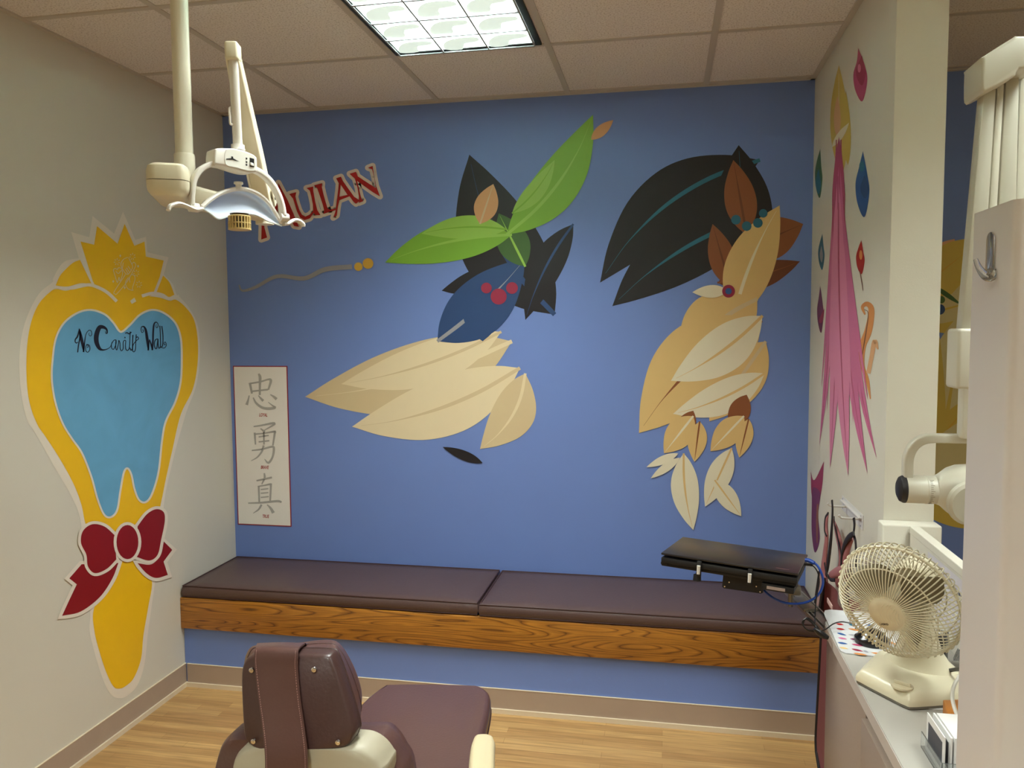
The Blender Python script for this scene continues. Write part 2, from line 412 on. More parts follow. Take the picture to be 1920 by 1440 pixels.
# ------------------------------------------------------------------ ceiling troffers
M_troff = mat('troffer_housing', (20, 20, 22), .6); M_rim = mat('troffer_rim', (170, 172, 172), .4)
M_diff = mat('troffer_diffuser', (236, 250, 244), .5, emit=1.15); M_blade = mat('louver_blade', (150, 152, 160), .35); M_reflection = mat('louver_painted_reflection', (218, 234, 224), .4, emit=.72)  # last one paints the cell reflections as a glowing tint
def troffer(x, y, label):
    t = thing('ceiling_light', label, 'ceiling light', (x, y, ZC), 'ceiling light panels')
    b = NB()
    for lo, hi in (((x-.285, y-.59, ZC-.009), (x-.262, y+.59, ZC-.001)), ((x+.262, y-.59, ZC-.009), (x+.285, y+.59, ZC-.001)),
                   ((x-.262, y-.59, ZC-.009), (x+.262, y-.567, ZC-.001)), ((x-.262, y+.567, ZC-.009), (x+.262, y+.59, ZC-.001))): box(b, lo, hi)
    mk('frame', b, M_troff, t, smooth=False)
    b = NB(); box(b, (x-.262, y-.567, ZC-.006), (x+.262, y+.567, ZC-.002)); mk('diffuser', b, M_diff, t, smooth=False)
    b = NB()
    for i in range(4):
        xx = x-.262+.524*i/3; box(b, (xx-.003, y-.567, ZC-.019), (xx+.003, y+.567, ZC-.0165))
    for j in range(8):
        yy = y-.567+1.134*j/7; box(b, (x-.262, yy-.0045, ZC-.020), (x+.262, yy+.0045, ZC-.0165))
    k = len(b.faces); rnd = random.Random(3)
    for i in range(3):          # flat glowing patches imitating the louver's reflections inside each cell
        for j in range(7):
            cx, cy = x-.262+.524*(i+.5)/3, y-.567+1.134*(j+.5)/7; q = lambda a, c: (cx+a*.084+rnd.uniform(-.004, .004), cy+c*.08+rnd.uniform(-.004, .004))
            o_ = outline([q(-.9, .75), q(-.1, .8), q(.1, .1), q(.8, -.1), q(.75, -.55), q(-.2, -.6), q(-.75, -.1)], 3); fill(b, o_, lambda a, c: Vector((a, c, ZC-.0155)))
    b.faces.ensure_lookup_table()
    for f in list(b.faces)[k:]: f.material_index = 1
    mk('louver', b, [M_blade, M_reflection], t, smooth=False)
    return t
for (x, y), l in zip(TROFFERS, ('bright square-celled louver light in the ceiling above the blue wall', 'louver light in the ceiling behind the dental chair',
                              'louver light in the ceiling above the x-ray unit', 'louver light in the ceiling farthest from the blue wall')): troffer(x, y, l)

# ------------------------------------------------------------------ painted tooth wand on the left wall
def paint(name, rgb, rough=.5, noise=.03, ns=14): return mat(name, rgb, rough, noise=noise, nscale=ns)
P_white = paint('white_paint', (232, 222, 206)); P_gold = paint('golden_yellow_paint', (242, 190, 8), noise=.05)
P_red = paint('crimson_paint', (138, 6, 16), noise=.08); P_ink = paint('black_lettering', (14, 18, 40))
def brushed_blue():
    m = mat('brushed_blue_paint', (104, 168, 206), .5, noise=.16, nscale=4); nt = m.node_tree
    for n in nt.nodes:
        if n.type == 'TEX_NOISE': n.inputs['Distortion'].default_value = 2.2; n.inputs['Detail'].default_value = 7
    return m
P_blue = brushed_blue()
mural = thing('wall_mural', 'painted golden tooth wand with crown and red bow on the cream left wall', 'wall painting', (XL, 2.7, .5))
NL = (1, 0, 0)
white_out = [(97.8, 529.7), (73, 551), (52, 591), (40, 633.6), (36, 685.6), (40, 740.6), (50, 786), (60, 803), (73, 824), (102, 875.6), (133, 929), (150, 972), (158, 1050), (169, 1142), (168, 1182),
    (178, 1227), (195.5, 1280), (209, 1303), (223, 1309), (238, 1305), (258, 1284), (271, 1244), (278, 1182), (291, 1089), (300, 1020), (306.7, 951), (313, 911), (329, 844), (340, 805), (351, 768), (368, 722), (375, 664), (371, 612),
    (357.5, 581.7), (339, 558.8), (331, 552), (324, 533), (307, 514.5, 1), (316, 482.4, 1), (276.6, 473, 1), (273.5, 444, 1), (253.7, 449.7, 1), (230.7, 396.8, 1), (214, 438, 1), (173.6, 405, 1), (167.5, 444.8, 1), (133.5, 435, 1), (148, 484, 1), (122, 490), (108, 506), (99, 524, 1)]
bm = NB(); fill(bm, outline(white_out), left(0)); mk('white_outline', orient(bm, NL), P_white, mural, smooth=False)
head = [(95, 546.5), (73, 569.5), (58, 606), (50.4, 655), (50.4, 716), (56.5, 759), (70, 795.6), (85, 818), (111, 858), (138, 907), (153, 947), (162, 985), (185, 1010), (250, 1010), (290, 985), (302, 942), (311, 898), (324, 840), (339, 777), (361, 731), (370, 686), (371, 640), (364, 600), (348, 576), (330, 562), (318, 564), (299, 558), (272, 556), (245, 566), (222, 562), (200, 545), (175, 536), (150, 537), (125, 545), (106, 542)]
bm = NB(); fill(bm, outline(head), left(1)); mk('gold_frame', orient(bm, NL), P_gold, mural, smooth=False)
bm = NB()
fill(bm, outline([(151, 452.7, 1), (176.6, 458.8, 1), (182, 424, 1), (220.6, 457, 1), (233.8, 419.7, 1), (252, 461, 1), (271, 453, 1), (273.5, 481, 1), (307, 488.5, 1), (292, 549.6, 1), (275, 558, 1), (266, 580, 1), (222, 580, 1), (214, 560, 1), (177, 536, 1)]), left(2))
fill(bm, outline([(104, 536, 1), (112, 518), (122, 506), (138, 492), (154, 486, 1), (174, 533, 1), (152, 531), (128, 537)]), left(1.6))
fill(bm, outline([(304, 514.5, 1), (318, 530), (327, 552.7, 1), (314, 557), (293, 548, 1)]), left(1.6))
mk('crown', orient(bm, NL), P_gold, mural, smooth=False)
blue = [(226, 624), (211, 606), (195.6, 591), (171, 583), (146.7, 588), (122, 606), (107, 633.6), (101, 670), (99, 710), (105.4, 753), (119, 792.5), (137, 822), (155.6, 849), (173, 893), (184, 933), (195.6, 962), (206.7, 968), (218, 955.6), (224, 920), (231, 884), (240, 876.4), (248, 889), (253.7, 915.6), (262, 936), (273, 939.5), (284, 924), (295.6, 884), (302, 826.7), (309, 790), (327, 753), (337, 716), (339, 670), (337, 633.6), (327, 606), (305.6, 588), (284, 583), (263, 592), (244.5, 611)]
bo = outline(blue)
bm = NB(); fill(bm, offset2(bo, 3.6), left(3)); mk('tooth_outline', orient(bm, NL), P_white, mural, smooth=False)
bm = NB(); fill(bm, bo, left(4)); mk('tooth', orient(bm, NL), P_blue, mural, smooth=False)
bm = NB()
ribbon(bm, [(97, 536), (116, 540), (137, 540), (165, 534), (184, 539), (202, 549), (219, 565)], [5, 5.5, 5.5, 6, 6, 6, 6], left(3))
ribbon(bm, [(266, 555), (286, 550), (304, 553), (317, 560), (336, 556)], 6, left(3)); ribbon(bm, [(151, 484), (176, 536)], 4.5, left(3.2), smooth=False); ribbon(bm, [(305, 512), (290, 550)], 5, left(3.2), smooth=False)
fill(bm, [(244, 564), (252, 558), (255.5, 565), (247, 570)], left(3))
mk('white_line', orient(bm, NL), P_white, mural, smooth=False)
# toothbrush, tooth and heart drawn on the crown
Z = lambda L: [(120+x/7.2, 420+y/7.2) for x, y in L]
bm = NB(); q = left(3.5)
for L_ in ([(860, 450), (800, 480), (770, 560), (850, 680), (925, 590), (905, 520), (870, 452)], [(830, 680), (680, 910), (690, 942), (715, 940), (850, 780), (960, 580), (965, 540), (940, 515), (915, 545)], [(800, 520), (790, 590)], [(830, 610), (870, 680)], [(845, 590), (885, 655)], [(865, 570), (900, 620)],
           [(780, 600), (735, 590), (720, 615), (690, 598), (668, 625), (690, 700), (720, 790), (735, 745), (745, 720), (755, 770), (790, 680), (780, 610)], [(700, 640), (735, 668), (770, 630)], [(870, 720), (830, 790), (860, 870), (930, 895), (925, 860), (960, 740), (940, 690), (905, 690), (885, 730), (890, 790)]):
    ribbon(bm, Z(L_), .95, q)
for x, y in ((760, 430), (665, 775), (820, 860), (1000, 570)): fill(bm, Z([(x-12, y), (x, y-20), (x+12, y), (x, y+20)]), q)
for cx, cy in ((715, 510), (925, 440), (975, 665), (1012, 815)):
    for k in range(7):
        a = k*.9+.3; ribbon(bm, Z([(cx+22*math.cos(a), cy+25*math.sin(a)), (cx+42*math.cos(a), cy+48*math.sin(a))]), 1.0, q, smooth=False)
mk('toothbrush_drawing', orient(bm, NL), P_white, mural, smooth=False)
handle = [(226.7, 1050), (200, 1090), (176, 1142), (177, 1182), (186.7, 1222), (200, 1262), (213, 1287), (224, 1291), (236, 1286), (251, 1271), (264.4, 1235.6), (269, 1191), (278, 1138), (285, 1091), (270, 1070), (250, 1050)]
bm = NB(); fill(bm, outline(handle), left(1.2)); mk('wand_handle', orient(bm, NL), P_gold, mural, smooth=False)
loopL = [(215.6, 1004, 1), (195.6, 987), (173, 983), (155.6, 995.6), (152, 1018), (162, 1040), (165, 1062), (178, 1074.7), (200, 1066.7), (218, 1049, 1)]
loopR = [(258, 986.7, 1), (275.6, 964), (293, 954.7), (306.7, 960), (309, 978), (302, 1013), (295.6, 1040), (280, 1051), (255.6, 1044, 1)]
tailL = [(222, 1055.6, 1), (153, 1058, 1), (130, 1084.4, 1), (144, 1095.6, 1), (130, 1125), (116.4, 1154.7, 1), (151, 1146.7), (186.7, 1120), (210, 1086)]
tailR = [(302, 1010, 1), (323, 1031, 1), (306.7, 1053, 1), (314.7, 1078, 1), (293, 1083.6), (275.6, 1075.6), (258, 1056, 1), (284, 1058), (300, 1040)]
knot = ell(239, 1016.4, 20.5, 32)
bw, br_ = NB(), NB()
for k, s_ in enumerate((tailL, tailR, loopL, loopR, None)):
    o_ = outline(s_) if s_ else knot
    fill(bw, offset2(o_, 6.5 if k < 2 else 5.5), left(4.2+k)); fill(br_, o_, left(4.7+k))
mk('bow_outline', orient(bw, NL), P_white, mural, smooth=False); mk('bow', orient(br_, NL), P_red, mural, smooth=False)
# hand lettering: No Cavity Wall
G = lambda L: [(130+x/9.6, 580+y/9.6) for x, y in L]
bm = NB(); q = left(5)
for L_, wd in (([(150, 775), (165, 650), (190, 520), (195, 400)], [2, 2.2, 2.4, 2]), ([(180, 345), (195, 420), (225, 560), (250, 680), (260, 770)], [.8, 4.5, 5.6, 4.6, .8]), ([(180, 345), (150, 480), (110, 540), (105, 585), (130, 605), (160, 585)], [1, 3, 2.5, 2, 2, 1]),
     ([(255, 770), (275, 600), (300, 450), (350, 380), (395, 390), (405, 450), (380, 480), (350, 455), (360, 420)], [3, 2, 1.4, 1.3, 1.2, 1.2, 1.2, 1, .8]), ([(320, 690), (340, 670), (320, 630), (295, 680), (300, 750), (335, 770), (370, 720), (360, 650), (320, 630)], 1.5),
     ([(650, 395), (655, 430), (680, 425), (670, 360), (610, 320), (540, 330), (490, 460), (490, 590), (540, 700), (600, 730), (680, 715), (740, 670), (770, 590)], [1, 1.2, 2.5, 3.5, 6, 8, 9, 8.5, 6, 3, 1.6, 1.3, 1.2]),
     ([(840, 550), (800, 560), (760, 630), (765, 700), (800, 715), (840, 620), (840, 550), (835, 680), (855, 730), (885, 620), (890, 560), (910, 600), (915, 700), (940, 745), (970, 700), (970, 600), (990, 560), (1015, 570), (1010, 650), (1020, 720), (1050, 740), (1080, 690), (1090, 560), (1095, 400)], 1.5),
     ([(1005, 430), (1040, 420), (1075, 440), (1120, 410)], 1.9), ([(1000, 495), (1003, 520)], 1.9), ([(1090, 690), (1110, 735), (1135, 700), (1140, 560), (1145, 460)], 1.9), ([(1205, 450), (1195, 600), (1190, 720), (1165, 765), (1140, 740), (1150, 640), (1200, 570), (1245, 530), (1230, 495), (1205, 510)], 1.5),
     ([(1310, 375), (1330, 370), (1335, 400), (1305, 415), (1290, 370), (1300, 320), (1340, 310), (1375, 370), (1400, 520), (1415, 640), (1420, 740)], [1, 1.2, 1.2, 1.3, 1.4, 1.6, 2.4, 4.2, 5.2, 4.2, .8]), ([(1420, 740), (1432, 620), (1445, 540)], [3, 2, 1.2]), ([(1445, 540), (1475, 640), (1495, 735)], [1, 2.6, 1]), ([(1495, 735), (1505, 560), (1510, 400), (1525, 270), (1560, 230), (1595, 260), (1595, 310), (1570, 330), (1555, 300), (1570, 270)], [3, 3.4, 3.4, 3, 1.8, 1.4, 1.3, 1.2, 1, 1]),
     ([(1590, 530), (1550, 550), (1530, 620), (1545, 700), (1575, 690), (1595, 530), (1600, 640), (1615, 700), (1640, 660), (1640, 500), (1630, 295)], 1.7), ([(1645, 690), (1680, 640), (1685, 470), (1665, 300)], 2), ([(1665, 690), (1710, 695), (1745, 650), (1730, 590), (1705, 605), (1715, 640), (1730, 630)], 1.4)):
    ribbon(bm, G(L_), wd, q)
mk('lettering', orient(bm, NL), P_ink, mural, smooth=False)

# ------------------------------------------------------------------ red title lettering on the blue wall
T_pale = paint('decal_pale', (226, 214, 206)); T_red = paint('decal_red', (166, 8, 12))
title = thing('title_lettering', 'red title word MULAN with pale outline, slanting up across the blue wall', 'wall lettering', (-1.5, YB, 1.95))
K = lambda L: [(460+x/7.111, 290+y/7.111) for x, y in L]
letters = [([(440, 375), (490, 470), (560, 600), (640, 780), (690, 900), (715, 962), (650, 950), (600, 860), (500, 670), (450, 560), (438, 640), (425, 810), (330, 640), (250, 500), (236, 560), (240, 780), (255, 970), (290, 1105), (212, 1132), (216, 960), (195, 700), (190, 430), (230, 400), (300, 500), (415, 690), (430, 520)], None),
    ([(585, 525), (680, 500), (665, 560), (690, 650), (720, 740), (755, 800), (800, 825), (855, 800), (905, 750), (900, 660), (880, 560), (860, 480), (815, 445), (905, 425), (905, 480), (930, 620), (960, 740), (1002, 806), (935, 808), (912, 775), (860, 850), (790, 872), (730, 840), (690, 760), (660, 660), (635, 585)], None),
    ([(915, 410), (1025, 380), (1020, 430), (1040, 520), (1070, 630), (1100, 720), (1130, 735), (1215, 715), (1200, 740), (1130, 760), (1042, 790), (1050, 740), (1030, 660), (1000, 570), (960, 450)], None),
    ([(1210, 315), (1275, 293), (1300, 350), (1370, 450), (1450, 560), (1530, 612), (1475, 655), (1440, 625), (1390, 555), (1250, 610), (1235, 690), (1220, 810), (1172, 842), (1200, 760), (1220, 620), (1238, 470), (1245, 380)], [(1272, 400), (1255, 560), (1362, 535)]),
    ([(1390, 255), (1475, 228), (1500, 290), (1590, 350), (1740, 445), (1720, 310), (1690, 195), (1635, 175), (1697, 150), (1715, 270), (1745, 420), (1795, 557), (1700, 500), (1490, 350), (1520, 480), (1545, 580), (1572, 620), (1515, 642), (1515, 560), (1495, 440), (1460, 320)], None)]
bw, br_ = NB(), NB()
for k, (L_, h_) in enumerate(letters):
    p_ = K(L_)
    fill(bw, p_, back(.4+.02*k)); fill(br_, p_, back(3), holes=[K(h_)] if h_ else ())
    for i, (a_, b2) in enumerate(zip(p_, p_[1:]+p_[:1])):
        ribbon(bw, [a_, b2], 11.4, back(.5+.02*k), smooth=False); fill(bw, ell(a_[0], a_[1], 5.7, 5.7, 0, 14), back(.6+.02*k))
mk('outline', orient(bw, (0, -1, 0)), T_pale, title, smooth=False); mk('letters', orient(br_, (0, -1, 0)), T_red, title, smooth=False)

# ------------------------------------------------------------------ calligraphy poster
c0, c1 = on(441, 686, Y=YB), on(545, 987, Y=YB); c2 = on(540, 686, Y=YB)
xa, xb, za, zb = on(442, 840, Y=YB).x, on(543, 840, Y=YB).x, on(490, 985, Y=YB).z, on(490, 686, Y=YB).z
poster = thing('calligraphy_poster', 'narrow white poster with red border and three grey brush characters on the blue wall', 'poster', ((xa+xb)/2, YB, za))
bm = NB(); box(bm, (xa, YB-.0022, za), (xb, YB-.0004, zb)); mk('border', bm, paint('poster_border', (150, 24, 44)), poster, smooth=False)
bm = NB(); box(bm, (xa+.005, YB-.0027, za+.005), (xb-.005, YB-.002, zb-.005)); mk('sheet', bm, paint('poster_sheet', (240, 236, 228), noise=.01), poster, smooth=False)
S = lambda L: [(420+x/4.235, 660+y/4.235) for x, y in L]
q = back(5); chars = [NB(), NB(), NB()]
for L_, wd in (([(205, 245), (222, 330)], [17, 13]), ([(208, 250), (290, 236), (350, 218), (372, 228), (352, 300)], [11, 11, 12, 18, 12]), ([(225, 312), (350, 298)], [11, 12]), ([(275, 172), (286, 200), (285, 260), (284, 342)], [12, 20, 16, 14]), ([(200, 345), (192, 380), (180, 420)], [7, 12, 20]),
    ([(232, 362), (255, 405), (300, 440), (350, 450), (405, 442), (385, 425), (350, 398)], [8, 14, 17, 18, 17, 9, 4]), ([(272, 345), (290, 365), (312, 388)], [5, 12, 18]), ([(368, 338), (395, 355), (418, 375)], [6, 15, 20]),
    ([(235, 592), (300, 582), (385, 566), (398, 575), (320, 622)], [8, 11, 15, 14, 6]), ([(290, 608), (325, 634)], [8, 14]), ([(243, 640), (250, 735)], [14, 10]), ([(246, 652), (320, 645), (400, 632), (402, 650), (388, 742)], [9, 10, 14, 15, 11]), ([(275, 674), (355, 662)], 10), ([(275, 714), (360, 704)], 10), ([(316, 635), (318, 735)], [12, 10]),
    ([(220, 782), (300, 772), (380, 752), (396, 768), (385, 835), (352, 880), (322, 850)], [8, 11, 14, 16, 14, 15, 4]), ([(315, 742), (300, 790), (265, 835), (215, 865)], [14, 13, 10, 4]),
    ([(320, 962), (322, 1000), (300, 1050)], [10, 14, 8]), ([(258, 1022), (380, 996)], [10, 13]), ([(275, 1062), (280, 1190)], [13, 12]), ([(278, 1066), (325, 1058), (368, 1050), (372, 1062), (366, 1190)], [8, 10, 13, 14, 12]), ([(292, 1092), (352, 1085)], 9), ([(292, 1122), (352, 1116)], 9), ([(292, 1155), (355, 1148)], 9),
    ([(192, 1200), (300, 1196), (420, 1184), (457, 1192)], [9, 13, 15, 13]), ([(298, 1212), (275, 1250), (232, 1280)], [14, 12, 4]), ([(342, 1212), (370, 1240), (392, 1278)], [7, 16, 22])):
    wd = [x/3.7 for x in wd] if isinstance(wd, list) else wd/3.9
    ribbon(chars[0 if L_[0][1] < 500 else 1 if L_[0][1] < 900 else 2], S(L_), wd, q, n=4)
for b_ in chars: mk('brush_character', orient(b_, (0, -1, 0)), paint('poster_grey_ink', (176, 174, 168)), poster, smooth=False)
for s_, cx, cy, wz in (('LOYAL', 311, 512, 82), ('BRAVE', 322, 928, 86), ('TRUE', 330, 1317, 66)):
    bm = NB(); p = on(420+cx/4.235, 660+cy/4.235, Y=YB-.0034); text_mesh(bm, s_, p, (1, 0, 0), (0, 0, 1), .0165, sx=.62, shear=.25, bold=.02); mk('red_word', orient(bm, (0, -1, 0)), T_red, poster, smooth=False)

# ------------------------------------------------------------------ colourful wall decals (plain generic shapes)
def col(n, rgb): return mat('decal_'+n, rgb, .5, noise=.02, nscale=20)
D = dict(green=col('leaf_green', (124, 176, 52)), dgreen=col('dark_green', (62, 100, 44)), lgreen=col('light_green', (150, 196, 80)), navy=col('navy', (38, 70, 118)), crimson=col('crimson', (150, 34, 66)), cream=col('cream', (232, 214, 176)), sand=col('sand', (214, 192, 150)), black=col('black', (24, 22, 28)),
    brown=col('brown', (140, 82, 44)), dbrown=col('dark_brown', (112, 62, 34)), tan=col('tan', (222, 188, 124)), ivory=col('ivory', (232, 224, 196)), teal=col('teal', (34, 104, 128)), peach=col('peach', (216, 164, 116)), steel=col('steel_grey', (150, 150, 156)),
    gold=col('gold', (206, 162, 60)), pink=col('pink', (200, 104, 146)), rose=col('rose', (176, 68, 104)), lpink=col('light_pink', (216, 130, 164)), red=col('red', (190, 52, 40)), blue=col('blue', (42, 86, 146)), purple=col('purple', (112, 38, 78)), orange=col('orange', (206, 134, 70)), yellow=col('yellow', (204, 176, 74)), lyellow=col('light_yellow', (208, 194, 140)))
def decal(name, label, cat, shapes, wall, nrm, group=None):
    bm = NB(); names = []
    for k, (c_, kind, a, *rest) in enumerate(shapes):
        if c_ not in names: names.append(c_)
        mi = names.index(c_); q = wall(k*.15)
        if kind == 'f': fill(bm, outline(a), q, mi)
        elif kind == 'e': fill(bm, ell(*a), q, mi)
        elif kind == 'r': ribbon(bm, a, rest[0], q, mi)
    return tag(mk(name, orient(bm, nrm), [D[n] for n in names], smooth=False), label, cat, group)
NBK = (0, -1, 0); NW = (-1, 0, 0)
def leaf(c_, x0, y0, x1, y1, w_, bend=0, vein=None, skew=.45):
    """pointed leaf from stem (x0, y0) to tip (x1, y1) with a midrib"""
    d = Vector((x1-x0, y1-y0)); n = Vector((-d.y, d.x)).normalized(); P0 = Vector((x0, y0))
    at = lambda t, s_: (P0+d*t+n*(bend*4*t*(1-t)+s_*w_/2))
    prof = [(.12, .5), (.28, .88), (skew, 1), (.65, .86), (.85, .45)]
    o_ = [(x0, y0, 1)]+[tuple(at(t, v)) for t, v in prof]+[(x1, y1, 1)]+[tuple(at(t, -v)) for t, v in prof[::-1]]
    sh = [(c_, 'f', o_)]
    if vein: sh.append((vein, 'r', [tuple(at(t, 0)) for t in (0, .25, .5, .75, .95)], [w_*.05+1, w_*.06+1, w_*.05+.8, 1.5, .5]))
    return sh
def berry(c_, x, y, r): return [(c_, 'e', (x, y, r, r))]
decal('wall_decal', 'large green, navy, cream and black decal sweeping across the middle of the blue wall', 'wall decal',
    leaf('black', 1040, 590, 880, 290, 150, -30, 'navy')+leaf('black', 1075, 420, 985, 600, 60, 10, 'navy')+leaf('black', 930, 500, 828, 545, 40, -8)
    +leaf('sand', 960, 640, 572, 744, 130, -20, 'cream')+leaf('cream', 975, 690, 660, 800, 110, -22, 'sand')+leaf('cream', 940, 622, 640, 720, 80, -14, 'sand')+leaf('sand', 985, 700, 900, 842, 80, -20, 'cream')
    +leaf('navy', 820, 640, 985, 485, 105, 8, 'steel')+leaf('navy', 905, 640, 900, 520, 70, 0)
    +leaf('dgreen', 985, 500, 935, 400, 60, 0, 'lgreen')+leaf('green', 960, 440, 722, 492, 74, 12, 'lgreen')+leaf('lgreen', 950, 430, 790, 438, 44, 8, 'green')+leaf('green', 950, 440, 1112, 215, 84, 22, 'lgreen')+leaf('lgreen', 960, 400, 1040, 300, 34, 8, 'green')
    +leaf('peach', 1108, 262, 1150, 225, 20)+leaf('peach', 900, 420, 925, 345, 44, 0, 'sand')
    +berry('crimson', 935, 556, 15)+berry('crimson', 960, 540, 11)+berry('crimson', 912, 540, 10)+berry('gold', 690, 494, 10)+berry('gold', 672, 500, 8)
    +[('steel', 'r', [(660, 500), (610, 505), (570, 522), (520, 518), (480, 538), (455, 545), (448, 534)], [9, 9, 8, 7, 6, 4, 2])]+leaf('black', 905, 868, 830, 838, 18), back, NBK)
decal('wall_decal', 'tall tan, ivory and brown decal with black sweep at the right of the blue wall', 'wall decal',
    leaf('black', 1425, 300, 1125, 530, 120, 40, 'teal')+leaf('black', 1440, 400, 1148, 574, 120, 24, 'teal')+leaf('black', 1400, 500, 1385, 272, 110, 0, 'teal')
    +leaf('brown', 1400, 440, 1375, 300, 60, 0, 'dbrown')+leaf('brown', 1390, 470, 1506, 420, 80, 0, 'dbrown')+leaf('dbrown', 1345, 530, 1500, 490, 52, 6, 'brown')+leaf('brown', 1370, 540, 1336, 420, 50, 0, 'dbrown')
    +leaf('tan', 1375, 600, 1462, 385, 90, -10, 'ivory')+leaf('tan', 1420, 560, 1280, 700, 120, 20, 'sand')+leaf('tan', 1428, 600, 1198, 812, 150, 22, 'brown')+leaf('tan', 1436, 640, 1330, 790, 90, 0, 'sand')
    +leaf('ivory', 1430, 592, 1258, 714, 84, -10, 'tan')+leaf('ivory', 1434, 700, 1262, 776, 62, -10, 'tan')+leaf('brown', 1300, 770, 1270, 830, 34)+leaf('brown', 1400, 740, 1370, 810, 40)
    +leaf('tan', 1300, 780, 1245, 850, 52, 0, 'ivory')+leaf('tan', 1312, 790, 1302, 866, 36, 0, 'brown')+leaf('tan', 1395, 780, 1332, 846, 48, 0, 'ivory')+leaf('tan', 1404, 785, 1386, 858, 32, 0, 'brown')
    +leaf('ivory', 1282, 850, 1300, 994, 52, 6, 'tan')+leaf('ivory', 1372, 840, 1322, 950, 46, 0, 'tan')+leaf('ivory', 1340, 900, 1390, 968, 36, 0, 'tan')+leaf('ivory', 1272, 850, 1212, 876, 16)+leaf('ivory', 1275, 858, 1220, 897, 16)
    +leaf('ivory', 1365, 545, 1298, 548, 24)+berry('crimson', 1366, 546, 12)+berry('blue', 1366, 546, 6)+berry('teal', 1380, 412, 9)+berry('teal', 1400, 424, 9)+berry('teal', 1421, 418, 9)+berry('teal', 1431, 400, 8), back, NBK)
decal('wall_decal', 'very tall pink and rose decal flaring at the foot, on the cream wing wall', 'wall decal',
    leaf('yellow', 1578, 330, 1573, 122, 34, -2, 'sand')+leaf('yellow', 1590, 310, 1586, 170, 18, -2)+leaf('peach', 1570, 260, 1570, 180, 13)+leaf('ivory', 1560, 276, 1592, 230, 12)
    +leaf('pink', 1577, 262, 1644, 862, 20, 22, 'rose', .8)+leaf('pink', 1568, 262, 1536, 836, 16, -9, 'rose', .8)+leaf('rose', 1573, 256, 1571, 560, 24, 0, None, .4)
    +leaf('pink', 1574, 300, 1626, 888, 26, 16, 'rose', .8)+leaf('lpink', 1571, 330, 1556, 878, 24, -5, 'rose', .8)+leaf('lpink', 1572, 380, 1590, 892, 32, 5, 'rose', .8), wing, NW)
def drop(cx, cy, hw, hh, lean=0): return [(cx+lean, cy-hh, 1), (cx+hw*.7, cy-hh*.3), (cx+hw, cy+hh*.25), (cx+hw*.3, cy+hh), (cx-hw*.7, cy+hh*.6), (cx-hw, cy), (cx-hw*.5, cy-hh*.5)]
for lab, sh in (
    ('small crimson and pink decal, topmost on the cream wing wall', [('rose', 'f', drop(1613, 140, 13, 50, -4)), ('crimson', 'f', drop(1614, 132, 9, 28, 2)), ('lpink', 'e', (1611, 128, 3, 8))]),
    ('small dark green decal at the left of the wing wall, beside blue wall corner', [('dgreen', 'f', drop(1535, 325, 7, 46, 3)), ('teal', 'f', drop(1534, 340, 5, 24, 1))]),
    ('small bright blue decal on the wing wall, below the crimson one', [('blue', 'f', drop(1617, 345, 13, 62, 1)), ('navy', 'f', drop(1621, 350, 8, 22)), ('teal', 'e', (1616, 312, 5, 10))]),
    ('small grey-blue decal low down at the left of the wing wall', [('teal', 'f', drop(1540, 472, 6, 34, 2)), ('steel', 'f', drop(1540, 476, 3, 16))]),
    ('small red and orange decal with a thin tail on the wing wall', [('red', 'f', drop(1613, 482, 8, 32, 2)), ('orange', 'e', (1614, 478, 3, 9)), ('dbrown', 'r', [(1612, 508), (1616, 530), (1618, 545)], [1.5, 1.5, .8])]),
    ('small purple-red leaf-like decal left of the long pink one', [('purple', 'f', drop(1538, 580, 6, 44, 0)), ('crimson', 'f', [(1536, 598), (1546, 578, 1), (1543, 600), (1538, 606)])]),
    ('orange curl-shaped decal at the right edge of the wing wall', [('orange', 'r', [(1622, 590), (1617, 576), (1626, 570), (1634, 582), (1628, 620), (1617, 650), (1617, 685), (1626, 712), (1632, 748)], [3, 6, 9, 11, 14, 13, 8, 7, 2]), ('dbrown', 'r', [(1621, 580), (1628, 590), (1621, 640), (1616, 668)], [1, 1.5, 2, 1.5]), ('peach', 'r', [(1628, 700), (1634, 670), (1640, 640), (1646, 655)], [8, 8, 9, 3])]),
    ('dark red and violet decal at the lower left of the wing wall, above the aprons', [('crimson', 'f', [(1520, 884, 1), (1527, 900), (1545, 865, 1), (1541, 915), (1532, 950), (1522, 930)]), ('purple', 'f', [(1524, 915), (1538, 925), (1534, 965), (1537, 1010), (1528, 1036), (1522, 1000), (1522, 950)]), ('brown', 'r', [(1533, 945), (1532, 980), (1532, 1018)], [3, 4, 2])])):
    decal('wall_decal', lab, 'wall decal', sh, wing, NW)
decal('wall_decal', 'large yellow decal on the blue wall of the neighbouring bay, behind the x-ray arm', 'wall decal',
    leaf('peach', 1735, 520, 1790, 448, 50)+leaf('yellow', 1740, 620, 1900, 450, 170, -10, 'lyellow')+leaf('yellow', 1700, 560, 1815, 470, 60, 0, 'gold')+leaf('lyellow', 1700, 600, 1880, 550, 50, 0, 'yellow')
    +leaf('lyellow', 1740, 985, 1810, 575, 150, 0, 'yellow')+leaf('lyellow', 1850, 985, 1880, 580, 170, 0, 'yellow')+leaf('yellow', 1740, 1000, 1760, 620, 46, 0)+leaf('yellow', 1720, 900, 1850, 730, 50, -12, 'gold')
    +leaf('lyellow', 1700, 985, 1800, 790, 80)+leaf('yellow', 1700, 940, 1990, 920, 120, 0, 'gold')+leaf('dgreen', 1750, 535, 1803, 572, 9)+berry('navy', 1762, 580, 10)+berry('dgreen', 1765, 562, 7), back, NBK)

